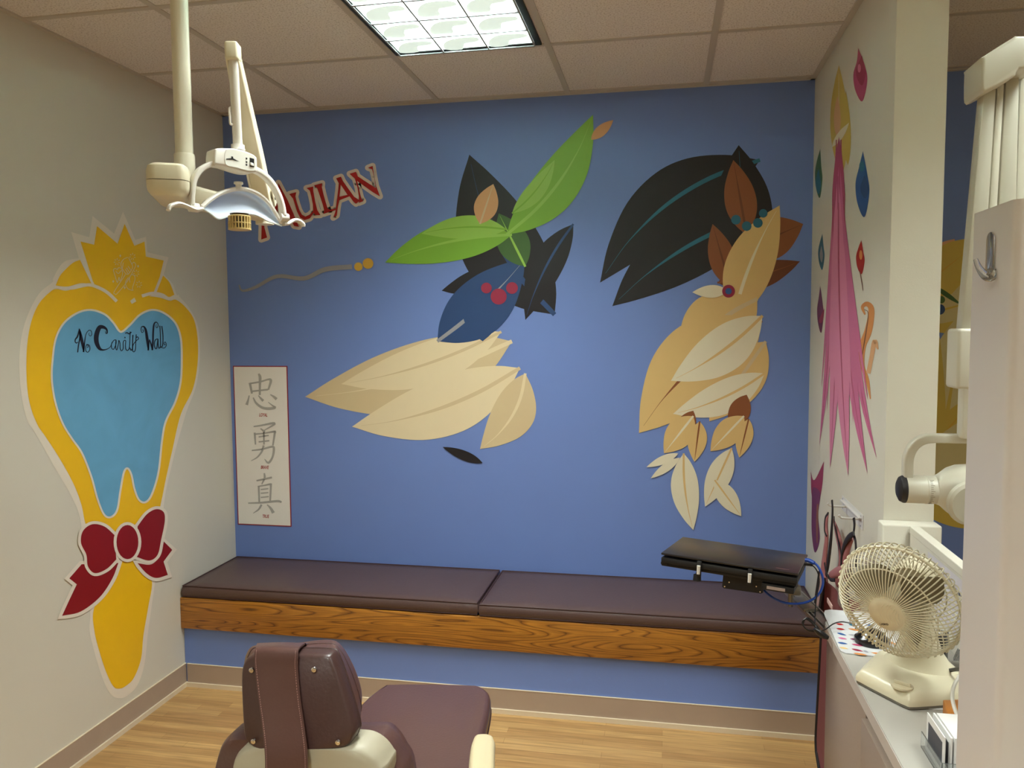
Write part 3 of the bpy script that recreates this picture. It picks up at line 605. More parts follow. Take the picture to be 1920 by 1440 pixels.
# ------------------------------------------------------------------ dental light on its ceiling pole
M_ivory = mat('ivory_enamel', (216, 210, 188), .35); M_cream = mat('cream_plastic', (210, 202, 174), .38); M_white = mat('white_plastic', (218, 214, 204), .35)
M_black = mat('black_plastic', (16, 15, 16), .35); M_chrome = mat('chrome', (210, 210, 212), .18, 1); M_beige = mat('beige_plastic', (196, 172, 112), .45)
M_seam = mat('seam_shadow', (90, 80, 60), .7)
HA = on(330, 400, Y=1.86); HB = on(545, 420, Y=2.14); HD = Vector((HB.x-HA.x, HB.y-HA.y, 0)).normalized(); HN = Vector((-HD.y, HD.x, 0))   # plane of the lamp head; HN points away from the camera
def hp(px, py, d=0):
    """point of the lamp-head plane, pushed d along its normal"""
    r_ = fw+r2*((px-960)/F)-u2*((py-720)/F); O = HA+HN*d
    return CAM+r_*((O-CAM).dot(HN)/r_.dot(HN))
dl = thing('dental_light', 'ceiling-mounted dental light on cream pole and arm, at the upper left', 'dental light', (on(346, 300, Y=1.96).x, 1.96, ZC))
pc = on(346, 300, Y=1.96)
bm = NB(); cyl(bm, (pc.x, pc.y, pc.z-.02), (pc.x, pc.y, ZC), .0225, seg=32); mk('ceiling_pole', fix(bm), M_ivory, dl)
bm = NB(); lathe(bm, [(.0265, -.05), (.0265, .012), (.0255, .015), (.022, .015)], (pc.x, pc.y, pc.z), (0, 0, 1), 32); mk('pole_sleeve', fix(bm), M_ivory, dl)
bm = NB(); lathe(bm, [(.0, 0), (.06, 0), (.058, -.02), (.024, -.03)], (pc.x, pc.y, ZC), (0, 0, 1), 32); mk('ceiling_flange', fix(bm), M_ivory, dl)
# pivot housing: two clam-shell halves with a seam
f0 = on(312, 336, Y=1.85); hd = Vector((-.10, .2, 0)).normalized(); hx = Vector((hd.y, -hd.x, 0)); hl = .235
def shell(z0, z1, top):
    rings = []
    prof = [(0, .0), (.012, .004), (.03, .022)] if top else [(0, 0), (.030, .003), (.052, .018)]
    for dz, ins in ([(0, 0), (z1-z0-.022, 0), (z1-z0-.008, .004), (z1-z0-.002, .012), (z1-z0, .020)] if top else [(0, .016), (.004, .009), (.012, .003), (.022, .0005), (z1-z0, 0)]):
        rr = rrect(.103-2*ins, hl-2*ins, .026-ins*.5, 5); rings.append([Vector((f0.x, f0.y, z0+dz))+hd*(hl/2-.001)+hx*a+hd*b_ for a, b_ in rr])
    b = NB(); loft(b, rings); return b
zt = f0.z+.045; zm = f0.z+.0; zb_ = f0.z-.040
mk('housing_cover', shell(zm+.001, zt, True), M_cream, dl); mk('housing_base', shell(zb_, zm-.001, False), M_cream, dl)
bm = NB(); rr = rrect(.099, hl-.004, .024); prism(bm, [Vector((f0.x, f0.y, zm-.002))+hd*(hl/2)+hx*a+hd*b_ for a, b_ in rr], (0, 0, .004)); mk('housing_seam', bm, M_seam, dl)
# lower arm from the housing to the elbow
A0 = Vector((f0.x, f0.y, 0))+hd*.15; A0.z = f0.z-.012; EL = on(496, 396, Y=2.26)
ad = (Vector((EL.x, EL.y, 0))-Vector((A0.x, A0.y, 0))).normalized(); an = Vector((-ad.y, ad.x, 0))
bm = NB()
def asec(p, w_, h_): return [p+an*a+Vector((0, 0, b_)) for a, b_ in rrect(w_, h_, .012, 4)]
loft(bm, [asec(A0, .06, .062), asec(A0.lerp(EL, .5)+Vector((0, 0, -.004)), .056, .056), asec(Vector((EL.x, EL.y, EL.z-.006))-ad*.01, .052, .05)]); mk('lower_arm', bm, M_cream, dl, ang=50)
bm = NB(); cyl(bm, (EL.x, EL.y, EL.z-.04), (EL.x, EL.y, EL.z+.035), .027, seg=28); mk('elbow', fix(bm), M_ivory, dl)
# rising arm
TP = on(437, 98, Y=1.985); bs = EL+Vector((0, 0, .02)); td = (TP-bs).normalized(); side = td.cross(Vector((0, 0, 1))).normalized(); nn = side.cross(td)
bm = NB(); loft(bm, [[p_+side*a+nn*b_ for a, b_ in rrect(w_, h_, .006, 3)] for p_, w_, h_ in ((bs-td*.02, .05, .05), (bs+td*.15, .046, .05), (TP, .03, .036))]); mk('rising_arm', bm, mat('arm_grey_cream', (206, 194, 164), .4), dl, ang=50)
bm = NB(); loft(bm, [[p_+side*(.5*w_+a)+nn*b_ for a, b_ in rrect(.007, h_, .002, 3)] for p_, w_, h_ in ((bs-td*.03, .05, .058), (bs+td*.15, .046, .056), (TP-td*.01, .03, .04))]); mk('arm_edge_rail', bm, M_ivory, dl, ang=50)
# fork bracket at the elbow
for s_ in (-1, 1):
    bm = NB(); obox(bm, EL+Vector((0, 0, .045))+side*s_*.03, td, side, .055, .03, .004, .001); mk('elbow_bracket', bm, M_ivory, dl)
bm = NB(); cyl(bm, EL+Vector((0, 0, .04))-side*.034, EL+Vector((0, 0, .04))+side*.034, .006, seg=16); mk('elbow_bolt', bm, M_black, dl)
bm = NB(); obox(bm, TP, side, (0, 0, 1), .034, .045, .046, .006, 3); mk('arm_cap', bm, M_cream, dl)
BX = hp(444, 300, .012)
pt = Vector((TP.x, TP.y, TP.z-.02))-Vector((HN.x, HN.y, 0))*0; BT = hp(446, 276, .02)
bm = NB(); cyl(bm, BT, pt, .0125, seg=24); mk('drop_tube', fix(bm), M_white, dl)
bm = NB(); lathe(bm, [(.0, .006), (.0175, .006), (.0175, -.002), (.0195, -.008), (0, -.008)], BT, (0, 0, 1), 28); mk('tube_collar', fix(bm), M_white, dl)
bm = NB(); a_ = hp(432, 205, .02); b2 = hp(434, 232, .02)
tube(bm, [hp(437, 203, .012), hp(430.5, 203, .006), hp(431, 218, .004), hp(432, 232, .006), hp(438, 233, .012)], .0032, 8); mk('cable_clip', bm, M_white, dl)
# control box with its front panel
outl = [(403, 283), (407, 278), (425, 277.5), (446, 279), (468, 286), (480, 293), (482.5, 300), (482.5, 318), (479, 323), (462, 323), (440, 317), (422, 311), (405, 308), (402, 303)]
bm = NB(); prism(bm, [hp(x, y, -.004) for x, y in outline(outl, 3)], HN*.052, .005, 3); mk('control_box', bm, M_white, dl, ang=45)
bm = NB(); prism(bm, [hp(x, y, -.0052) for x, y in outline([(424, 281), (446, 282), (467, 288.5), (478, 295), (479.5, 318), (463, 319), (442, 313.5), (423.5, 308)], 3)], HN*.003); pn = mk('control_panel', bm, mat('panel_silver', (212, 210, 200), .25), dl)
bm = NB(); prism(bm, [hp(x, y, -.0062) for x, y in ((468.5, 295.5), (476.5, 298), (477, 313.5), (468.5, 312))], HN*.002); mk('rocker_recess', bm, M_black, pn)
bm = NB(); prism(bm, [hp(x, y, -.009) for x, y in ((469.5, 304), (475.5, 306), (476.5, 311.5), (470, 309.5))], HN*.004, .0008); mk('rocker_switch', bm, M_white, pn)
bm = NB()
for y in (297, 303.5, 309): prism(bm, [hp(x, yy, -.0062) for x, yy in ((461.2, y-1.6), (463.8, y-1.1), (463.8, y+1.7), (461.2, y+1.2))], HN*.001)
fill(bm, [(433.5, 293), (437, 293.5), (437.5, 297), (450, 303.5), (436, 299.5), (424, 299), (424, 297.5), (433.5, 296.5)], lambda x, y: hp(x, y, -.0061)); mk('panel_markings', bm, M_black, pn, smooth=False)
# yoke: two arms arching down to the pivots
for nm, L_ in (('yoke_arm', [(406, 304), (392, 309), (376, 318), (366, 331), (361, 346), (359, 365), (358.5, 384)]), ('yoke_arm', [(476, 318), (489, 325), (503, 337), (514, 352), (522, 368), (528, 386), (531, 404)])):
    bm = NB(); P = cr([hp(x, y, .018) for x, y in L_], 4); W = [.0155-.004*min(1, i/len(P)*1.3) for i in range(len(P))]
    rings = []
    for i, p_ in enumerate(P):
        t = (P[min(i+1, len(P)-1)]-P[max(i-1, 0)]).normalized(); n_ = t.cross(HN).normalized()
        rings.append([p_+n_*a+HN*b_ for a, b_ in rrect(W[i]*.95, .026, .0035, 3)])
    loft(bm, rings); mk(nm, bm, M_white, dl, ang=50)
for x, y in ((363, 389), (532, 408)):
    bm = NB(); c_ = hp(x, y, .018); cyl(bm, c_-HD*.012, c_+HD*.012, .012, seg=24); mk('pivot_hub', fix(bm), M_white, dl)
# reflector: curved bowl, its rim, handles and bulb guard
DN = Vector((-HN.x*.55, -HN.y*.55, -1)).normalized()   # beam direction, down toward the chair
TOPA = cr([hp(x, y, d) for x, y, d in ((380, 389, .018), (396, 375, .022), (418, 362, .03), (449, 355, .036), (480, 362, .03), (506, 383, .022), (529, 420, .018))], 6)
LOWA = cr([hp(x, y, d) for x, y, d in ((381, 392, .018), (396, 401, .012), (412, 411, .012), (440, 403, .02), (476, 402, .02), (504, 415, .014), (529, 424, .018))], 6)
NU, NV = len(TOPA)-1, 10
def refl(u, v, th=0):
    """u -1..1 across, v 0..1 from the top rim round to the lower lip"""
    x_ = (u+1)/2*NU; i = min(NU-1, int(x_)); f_ = x_-i
    a, b_ = TOPA[i].lerp(TOPA[i+1], f_), LOWA[i].lerp(LOWA[i+1], f_)
    return a.lerp(b_, v)+(HN*.8-DN*.6)*(4*v*(1-v)*.045*max(0, 1-u*u)**.6+th)
bm = NB(); V = {}
for k, th in enumerate((0, .0035)):
    for i in range(NU+1):
        for j in range(NV+1): V[k, i, j] = bm.verts.new(refl(-1+2*i/NU, j/NV, th))
for k in (0, 1):
    for i in range(NU):
        for j in range(NV):
            q_ = (V[k, i, j], V[k, i+1, j], V[k, i+1, j+1], V[k, i, j+1])
            f = bm.faces.new(q_ if k else q_[::-1]); f.material_index = k
for i in range(NU):
    for j in (0, NV): f = bm.faces.new((V[0, i, j], V[0, i+1, j], V[1, i+1, j], V[1, i, j])); f.material_index = 1
fix(bm)
mk('reflector', bm, [mat('mirror_blue_white', (224, 234, 250), .3, .3), M_white], dl, ang=60)
bm = NB(); tube(bm, [refl(u, 1, .003) for u in [-1+2*i/20 for i in range(21)]], .0028, 8, 2); mk('reflector_lip', bm, mat('clear_edge', (196, 204, 204), .15), dl)
bm = NB(); tube(bm, [refl(u, 0, .003) for u in [-1+2*i/20 for i in range(21)]], .0062, 8, 2); mk('reflector_rim', bm, M_white, dl)
kb = refl(0, 0, .004); bm = NB(); lathe(bm, [(0, .018), (.012, .018), (.0125, .013), (.008, .011), (.008, 0), (.014, 0), (.014, -.004), (0, -.004)], kb, (0, 0, 1), 24); mk('top_knob', fix(bm), M_white, dl)
bm = NB(); tube(bm, [hp(377, 392, .01), hp(364, 393, .0), hp(348, 386, -.012), (hp(334, 382, -.02)), hp(320, 386, -.026), hp(315, 394, -.028)], [.010, .0095, .009, .009, .009, .0078], 10, 4, flat=.62, side=HN); mk('handle', bm, M_white, dl)
bm = NB(); tube(bm, [hp(531, 420, .02), hp(541, 419, .024), hp(550, 413.5, .028), hp(559, 414, .03), hp(567, 420, .03), hp(568, 425, .03)], [.009, .0075, .0078, .0088, .0098, .0085], 10, 4, flat=.7, side=HN); mk('handle', bm, M_white, dl)
BC = hp(449, 412, -.005)
bm = NB(); lathe(bm, [(.0, .0), (.030, 0), (.030, -.0035), (.0, -.0035)], BC+Vector((0, 0, -.024)), (0, 0, 1), 28)
for k in range(22):
    a = 2*math.pi*k/22; p_ = BC+Vector((.0275*math.cos(a), .0275*math.sin(a), 0)); obox(bm, p_+Vector((0, 0, -.008)), (-math.sin(a), math.cos(a), 0), (0, 0, 1), .0035, .004, .034)
tube(bm, [BC+Vector((.0275*math.cos(a), .0275*math.sin(a), .008)) for a in [2*math.pi*i/24 for i in range(24)]], .0022, 6, 1, True)
tube(bm, [BC+Vector((.0285*math.cos(a), .0285*math.sin(a), -.010)) for a in [2*math.pi*i/24 for i in range(24)]], .0016, 6, 1, True)
bg = mk('bulb_guard', bm, M_beige, dl, ang=50)
bm = NB(); cyl(bm, BC+Vector((0, 0, -.02)), BC+Vector((0, 0, .016)), .012, .025, seg=24); mk('bulb_socket', fix(bm), mat('dark_bronze', (66, 54, 34), .4, .4), dl)

# ------------------------------------------------------------------ dental chair
M_up = mat('chair_vinyl', (84, 57, 52), .34, noise=.06, nscale=8, bump=.2, bscale=140, coat=.1); M_upd = mat('chair_vinyl_dark', (66, 44, 40), .36, noise=.05, nscale=8, bump=.2, bscale=140)
M_shell = mat('chair_shell', (164, 156, 134), .5); M_arm = mat('armrest_cream', (200, 184, 148), .5); M_thread = mat('pale_thread', (150, 116, 108), .7)
ch = thing('dental_chair', 'brown vinyl dental chair seen from behind, with strapped headrest', 'dental chair', (-.7, 2.0, 0))
def hr(px, py, Y): return on(px, py, Y=Y)
# headrest back plate
plate = [(456, 1243), (470, 1232, ), (530, 1229), (606, 1230), (622, 1241), (643, 1300), (662, 1366), (661, 1384), (648, 1402), (600, 1408), (540, 1409), (484, 1407), (461, 1391), (455, 1370), (451, 1300), (451, 1262)]
P0 = [hr(x, y, 1.615-.00025*(y-1230)) for x, y in outline(plate, 3)]
def ringat(P, dy, sc_, dz=0, dx=0):
    c_ = sum(P, Vector())/len(P); return [Vector((c_.x+(p.x-c_.x)*sc_+dx, p.y+dy, c_.z+(p.z-c_.z)*sc_+dz)) for p in P]
bm = NB(); loft(bm, [ringat(P0, 0, .95), ringat(P0, .004, .985), ringat(P0, .012, 1), ringat(P0, .038, 1), ringat(P0, .042, .99)]); mk('headrest_back', bm, M_upd, ch, ang=50)
# front pad, wrapping forward at top and right
bm = NB(); rings = []
pad_px = [(464, 1222), (482, 1209), (540, 1208), (606, 1200), (636, 1208), (662, 1250), (678, 1298), (675, 1325), (660, 1352), (610, 1385), (545, 1392), (490, 1388), (468, 1372), (460, 1350), (456, 1290), (457, 1250)]
PP = [hr(x, y, 1.715) for x, y in outline(pad_px, 3)]; PA = ringat(P0, .042, .985)
def mixr(A_, B_, t): return [a.lerp(b_, t) for a, b_ in zip(A_, B_)]
rings = [PA, mixr(PA, PP, .12), mixr(PA, PP, .5), mixr(PA, PP, .9), PP, ringat(PP, .012, .97), ringat(PP, .022, .88), ringat(PP, .027, .7), ringat(PP, .028, .4)]
loft(bm, rings)
hpad = mk('headrest_pad', bm, M_up, ch, ang=70)
bm = NB(); tube(bm, ringat(P0, .043, .992), .0022, 6, 1, True); mk('piping', bm, M_upd, hpad)
bm = NB(); tube(bm, mixr(PA, PP, .62), .0016, 6, 1, True); mk('seam', bm, M_pipe, hpad)
# strap over the top and down the back
bm = NB(); L_ = [(on(486, 1207, Y=1.72), on(584, 1204, Y=1.72)), (on(482, 1209, Y=1.67), on(572, 1209, Y=1.67)), (on(480, 1217, Y=1.62), on(561, 1218, Y=1.62)), (on(478.5, 1229, Y=1.608), on(559.5, 1230, Y=1.608)), (on(479, 1250, Y=1.603), on(559, 1252, Y=1.603)), (on(486, 1310, Y=1.588), on(564, 1310, Y=1.588)), (on(493, 1360, Y=1.572), on(571, 1360, Y=1.572)), (on(498, 1410, Y=1.556), on(577, 1410, Y=1.556)), (on(499, 1450, Y=1.55), on(578, 1450, Y=1.55))]
NS = 8; up_, dn_ = [], []
A = cr([a for a, b_ in L_], 4); B = cr([b_ for a, b_ in L_], 4)
for i, (a, b_) in enumerate(zip(A, B)):
    t = (A[min(i+1, len(A)-1)]-A[max(i-1, 0)]); n_ = (b_-a).cross(t).normalized()
    if n_.y > 0 or (abs(n_.y) < .3 and n_.z < 0): n_ = -n_
    up_.append([bm.verts.new(a.lerp(b_, k/NS)+n_*(.004+.002*math.sin(math.pi*k/NS))) for k in range(NS+1)]); dn_.append([bm.verts.new(a.lerp(b_, k/NS)) for k in range(NS+1)])
for i in range(len(A)-1):
    for k in range(NS):
        bm.faces.new((up_[i][k], up_[i][k+1], up_[i+1][k+1], up_[i+1][k])); bm.faces.new((dn_[i][k], dn_[i+1][k], dn_[i+1][k+1], dn_[i][k+1]))
    bm.faces.new((up_[i][0], up_[i+1][0], dn_[i+1][0], dn_[i][0])); bm.faces.new((up_[i][NS], dn_[i][NS], dn_[i+1][NS], up_[i+1][NS]))
strap = mk('strap', fix(bm), M_up, ch, ang=50)
for s_ in (.045, .955):
    bm = NB()
    pts = [a.lerp(b_, s_)+Vector((0, -.0052, .002)) for a, b_ in zip(A, B)][3:]
    for i in range(len(pts)-1):
        for k in range(3):
            p_ = pts[i].lerp(pts[i+1], k/3); q_ = pts[i].lerp(pts[i+1], k/3+.2); tube(bm, [p_, q_], .0008, 5, 1)
    mk('stitching', bm, M_thread, strap)
for x, y in ((472, 1256), (589, 1255), (475.5, 1389.5), (634, 1391.5)):
    c_ = hr(x, y, 1.612-.00025*(y-1230)); bm = NB(); lathe(bm, [(.0, -.0045), (.003, -.0045), (.0032, -.0035), (.0056, -.003), (.0062, 0), (.0, 0)], c_, (0, 1, 0), 20); bo_ = mk('bolt', fix(bm), M_chrome, ch)
# neck bracket
bm = NB(); c_ = hr(556, 1424, 1.60); obox(bm, c_, (1, 0, 0), (0, 0, 1), .11, .05, .06, .008); mk('headrest_bracket', bm, M_upd, ch)
# shell behind the backrest
sh = [(428, 1450), (431, 1432), (441, 1416), (460, 1403), (476, 1399), (520, 1398), (620, 1401), (660, 1402), (682, 1407), (702, 1421), (716, 1440), (720, 1452), (716, 1520), (700, 1600), (440, 1600), (428, 1520)]
P1 = [hr(x, y, 1.57) for x, y in outline(sh, 3)]
bm = NB(); loft(bm, [ringat(P1, 0, .9), ringat(P1, .008, .96), ringat(P1, .025, 1), ringat(P1, .08, 1)]); mk('back_shell', bm, M_shell, ch, ang=60)
for x, y in ((492, 1415), (629, 1418)):
    c_ = hr(x, y, 1.572); bm = NB(); lathe(bm, [(.0, -.001), (.005, -.001), (.005, .006), (0, .006)], c_, (0, 1, 0), 16); mk('bolt_hole', fix(bm), M_black, ch)
# upholstered backrest whose shoulders show either side
bk = [(404, 1470), (406, 1440), (418, 1396), (432, 1377), (448, 1372), (470, 1372), (560, 1378), (660, 1384), (700, 1383), (717, 1386), (734, 1402), (748, 1425), (762, 1452), (770, 1520), (770, 1640), (404, 1640)]
P2 = [hr(x, y, 1.66) for x, y in outline(bk, 3)]
bm = NB(); loft(bm, [ringat(P2, -.03, .95), ringat(P2, -.012, .99), ringat(P2, 0, 1), ringat(P2, .05, 1), ringat(P2, .08, .97), ringat(P2, .09, .9)]); bkp = mk('backrest', bm, M_up, ch, ang=70)
bm = NB(); tube(bm, [on(701, 1386, Y=1.648), on(716, 1396, Y=1.625), on(722, 1420, Y=1.615), on(728, 1450, Y=1.615)], .0015, 6); mk('seam', bm, M_pipe, bkp)
# seat and leg rest, one long padded slab
zs = .50
leg_o = [(699, 1296), (716, 1284), (730, 1280), (800, 1279), (880, 1281), (900, 1283), (912, 1290), (920, 1302), (917, 1330), (909, 1366), (897, 1410), (886, 1450), (872, 1510), (600, 1510), (620, 1440), (640, 1392), (667, 1330), (684, 1309)]
P3 = [on(x, y, Z=zs) for x, y in outline(leg_o, 4)]
def ringz(P, z, ins):
    c_ = sum(P, Vector())/len(P); q_ = offset2([(p.x, p.y) for p in P], -ins); return [Vector((a, b_, z)) for a, b_ in q_]
bm = NB(); R = [ringz(P3, zs-.085, .03), ringz(P3, zs-.075, .012), ringz(P3, zs-.05, .0), ringz(P3, zs-.022, .0), ringz(P3, zs-.008, .004), ringz(P3, zs-.0015, .013), ringz(P3, zs-.0005, .018)]
loft(bm, R); st = mk('seat_and_leg_rest', bm, M_up, ch, ang=70)
bm = NB(); tube(bm, ringz(P3, zs-.05, -.0005), .002, 6, 1, True); mk('seam', bm, M_pipe, st)
bm = NB(); box(bm, (-.86, 1.72, .10), (-.56, 2.30, .40), .03, 3); mk('base_cover', bm, M_shell, ch)
bm = NB(); box(bm, (-.95, 1.66, 0.001), (-.48, 2.36, .10), .025, 3); mk('floor_plate', bm, M_shell, ch)
bm = NB(); box(bm, (-.80, 1.76, .38), (-.62, 2.2, .42), .005); mk('lift_frame', bm, M_upd, ch)
# armrest on the right
bm = NB()
arm_o = [(889, 1376), (900, 1372), (918, 1373), (928, 1382), (928, 1410), (926, 1480), (916, 1560), (876, 1560), (876, 1480), (879, 1420), (883, 1390)]
za_ = .68
P4 = [on(x, y, Z=za_) for x, y in outline(arm_o, 4)]
loft(bm, [ringz(P4, za_-.05, .012), ringz(P4, za_-.04, .003), ringz(P4, za_-.015, .0), ringz(P4, za_-.004, .004), ringz(P4, za_, .012)]); mk('armrest', bm, M_arm, ch, ang=70)
ax = sum(P4, Vector())/len(P4)
bm = NB(); tube(bm, [(ax.x, ax.y-.05, za_-.04), (ax.x-.01, ax.y-.05, .52), (ax.x-.06, ax.y-.03, .44), (-.66, ax.y, .42)], .016, 12, 4); mk('armrest_bracket', bm, M_shell, ch)

# ------------------------------------------------------------------ counter
ZK = .86; CX = .418
M_lam = mat('counter_laminate', (176, 172, 163), .4, noise=.015, nscale=40); M_edge = mat('counter_edge', (186, 176, 168), .45)
M_cab = mat('cabinet_laminate', (146, 129, 115), .5, noise=.10, nscale=220)
counter = thing('base_cabinet', 'taupe base cabinet under the pale counter at the lower right', 'cabinet', (.55, 1.5, 0))
bm = NB(); box(bm, (CX+.012, .9, .09), (.68, 2.165, ZK-.032)); mk('body', bm, M_cab, counter, smooth=False)
bm = NB(); box(bm, (CX+.04, .9, 0), (.68, 2.15, .09)); mk('toe_kick', bm, M_black, counter, smooth=False)
for y0, y1 in ((.915, 1.30), (1.306, 1.742)):
    bm = NB(); box(bm, (CX-.004, y0, .62), (CX+.012, y1, ZK-.05), .0015); dr = mk('drawer', bm, M_cab, counter)
    bm = NB(); box(bm, (CX-.004, y0, .11), (CX+.012, y1, .614), .0015); mk('door', bm, M_cab, counter)
bm = NB(); box(bm, (CX+.006, 1.748, .11), (CX+.0125, 2.164, ZK-.034), .001); mk('side_panel', bm, M_cab, counter)
ct = thing('countertop', 'pale laminate countertop beneath the cream fan', 'countertop', (.55, 1.5, ZK-.03))
bm = NB(); o_ = [(CX, .9), (.6795, .9), (.6795, 2.19), (CX+.03, 2.19), (CX+.012, 2.184), (CX+.003, 2.172), (CX, 2.155)]
prism(bm, [Vector((a, b_, ZK-.03)) for a, b_ in o_], (0, 0, .03), .002); mk('slab', bm, M_lam, ct)
bm = NB(); box(bm, (CX-.0018, .9, ZK-.029), (CX-.0002, 2.15, ZK-.0015)); mk('edge_band', bm, M_edge, ct, smooth=False)

# ------------------------------------------------------------------ cream desk fan
M_fan = mat('fan_cream', (222, 213, 184), .32); M_fan2 = mat('fan_cap', (216, 204, 172), .35); M_fblade = mat('fan_blade', (150, 138, 108), .3)
FH = Vector((.478, 1.735, 1.068)); FA = Vector((-.60, -.77, -.26)).normalized(); fx, fy, _ = frame(FA, (.79, -.60, 0)); fy = -fy if fy.z < 0 else fy
def fp(r, h, a):
    r *= .875; h *= .9
    return FH+FA*h+(fx*math.cos(a)+fy*math.sin(a))*r
fan = thing('desk_fan', 'cream round desk fan with wire grille on the counter', 'fan', (.535, 1.79, ZK))
kite = [(a+.006, b_+.018) for a, b_ in [(.478, 1.672), (.458, 1.700), (.413, 1.770), (.414, 1.790), (.475, 1.895), (.495, 1.908), (.57, 1.905), (.59, 1.89), (.65, 1.745), (.645, 1.722), (.615, 1.708), (.500, 1.668)]]
kc = Vector((.541, 1.808))
ko = outline([(a, b_) for a, b_ in kite], 3)
def kr(z, s_): return [Vector((kc.x+(a-kc.x)*s_, kc.y+(b_-kc.y)*s_, z)) for a, b_ in ko]
bm = NB(); loft(bm, [kr(ZK+.0065, .97), kr(ZK+.008, 1), kr(ZK+.016, 1.0), kr(ZK+.022, .985), kr(ZK+.030, .93), kr(ZK+.034, .88), kr(ZK+.037, .78), kr(ZK+.040, .6)]); mk('base', bm, M_fan, fan, ang=40)
bm = NB(); loft(bm, [kr(ZK+.0005, .96), kr(ZK+.0025, .985), kr(ZK+.007, .985)]); mk('foot_plate', bm, mat('fan_foot_grey', (120, 116, 104), .5), fan)
NB0 = Vector((.556, 1.838, ZK+.036)); MT = FH-FA*.09
bm = NB(); rings = []
for t, rx_, ry_ in ((0, .078, .060), (.08, .060, .048), (.2, .045, .040), (.4, .036, .034), (.7, .032, .030), (1, .034, .030)):
    c_ = NB0.lerp(MT, t); rings.append([c_+Vector((.79, -.6, 0))*rx_*math.cos(a)+Vector((.6, .79, 0))*ry_*math.sin(a) for a in [2*math.pi*k/28 for k in range(28)]])
loft(bm, rings); mk('neck', bm, M_fan, fan, ang=60)
bm = NB(); lathe(bm, [(0, -.135), (.03, -.133), (.046, -.12), (.050, -.095), (.050, -.070), (.045, -.064), (0, -.064)], FH, FA, 32); mk('motor_housing', fix(bm), M_fan, fan)
kp = on(1692, 1287, Z=ZK+.0355)
bm = NB(); lathe(bm, [(0, .0), (.0215, 0), (.021, .0035), (.018, .005), (0, .005)], kp+Vector((0, 0, -.001)), (0, 0, 1), 28); kn = mk('speed_knob', fix(bm), M_fan2, fan)
bm = NB(); obox(bm, kp+Vector((0, 0, .007)), (.79, -.6, 0), (0, 0, 1), .033, .007, .008, .002); mk('knob_grip', bm, M_fan, kn)
for k in range(3):
    bm = NB(); G_ = {}
    for i in range(9):
        for j in range(13):
            r = .028+.092*i/8; wd = .62*math.sin(math.pi*min(1, (i+2.2)/9.5))+.12; a = 2*math.pi*k/3+.5+(j/12-.5)*2*wd+.25*i/8
            G_[i, j] = bm.verts.new(fp(r, -.012+(j/12-.5)*.045, a))
    for i in range(8):
        for j in range(12): bm.faces.new((G_[i, j], G_[i+1, j], G_[i+1, j+1], G_[i, j+1]))
    r_ = bmesh.ops.solidify(bm, geom=list(bm.faces), thickness=.0018); mk('blade', fix(bm), M_fblade, fan, ang=60)
bm = NB(); lathe(bm, [(0, .022), (.018, .020), (.028, .008), (.030, -.03), (0, -.03)], FH, FA, 28); mk('blade_hub', fix(bm), M_fblade, fan)
bm = NB(); lathe(bm, [(0, -.03), (.004, -.03), (.004, -.069), (0, -.069)], FH, FA, 12); mk('motor_shaft', fix(bm), M_chrome, fan)
bm = NB(); NF = 78
for k in range(NF):
    a = 2*math.pi*k/NF
    tube(bm, [fp(.038, .060, a), fp(.075, .0595, a), fp(.105, .052, a), fp(.124, .036, a), fp(.135, .014, a), fp(.1395, -.004, a)], [.0011, .0011, .0013, .0014, .0014, .0013], 5, 3)
for r, h, t_ in ((.108, .0475, .0016), (.041, .0585, .0022)): tube(bm, [fp(r, h, 2*math.pi*k/48) for k in range(48)], t_, 6, 1, True)
mk('front_grille', bm, M_fan, fan)
bm = NB(); NRR = 52
for k in range(NRR):
    a = 2*math.pi*(k+.5)/NRR
    tube(bm, [fp(.1435, .003, a), fp(.1455, -.006, a), fp(.141, -.022, a), fp(.122, -.046, a), fp(.088, -.062, a), fp(.05, -.070, a)], .0014, 5, 3)
for r, h in ((.118, -.046), (.085, -.0625), (.052, -.0705)): tube(bm, [fp(r, h, 2*math.pi*k/48) for k in range(48)], .0015, 6, 1, True)
mk('rear_grille', bm, M_fan, fan)
bm = NB(); tube(bm, [fp(.1395, -.002, 2*math.pi*k/64) for k in range(64)], .0034, 8, 1, True); mk('rim_ring', bm, M_fan, fan)
bm = NB(); lathe(bm, [(0, .0595), (.018, .0595), (.031, .058), (.0355, .055), (.0365, .050), (0, .050)], FH, FA, 40); cap = mk('hub_cap', fix(bm), M_fan2, fan)
bm = NB()
for k in range(7):
    x0 = -.006+.0062*k; P = []
    for i in range(9):
        y_ = .026-.042*i/8; x_ = x0+.0085*math.sin(math.pi*(i/8)**.9)*-1+.006*(1-i/8)
        if x_*x_+y_*y_ < .030**2: P.append(FH+FA*.0592+fx*x_+fy*y_)
    if len(P) > 2: tube(bm, P, .0007, 5, 2)
mk('cap_ridges', bm, M_fan, cap)
ca, sa = math.cos(.28), math.sin(.28)
bm = NB(); text_mesh(bm, 'LASKO', FH+FA*.0600+fx*-.004-fy*.0235, fx*ca+fy*sa, fy*ca-fx*sa, .0042, sx=1, bold=.03); mk('lettering', orient(bm, FA), mat('dark_print', (50, 40, 34), .5), cap, smooth=False)

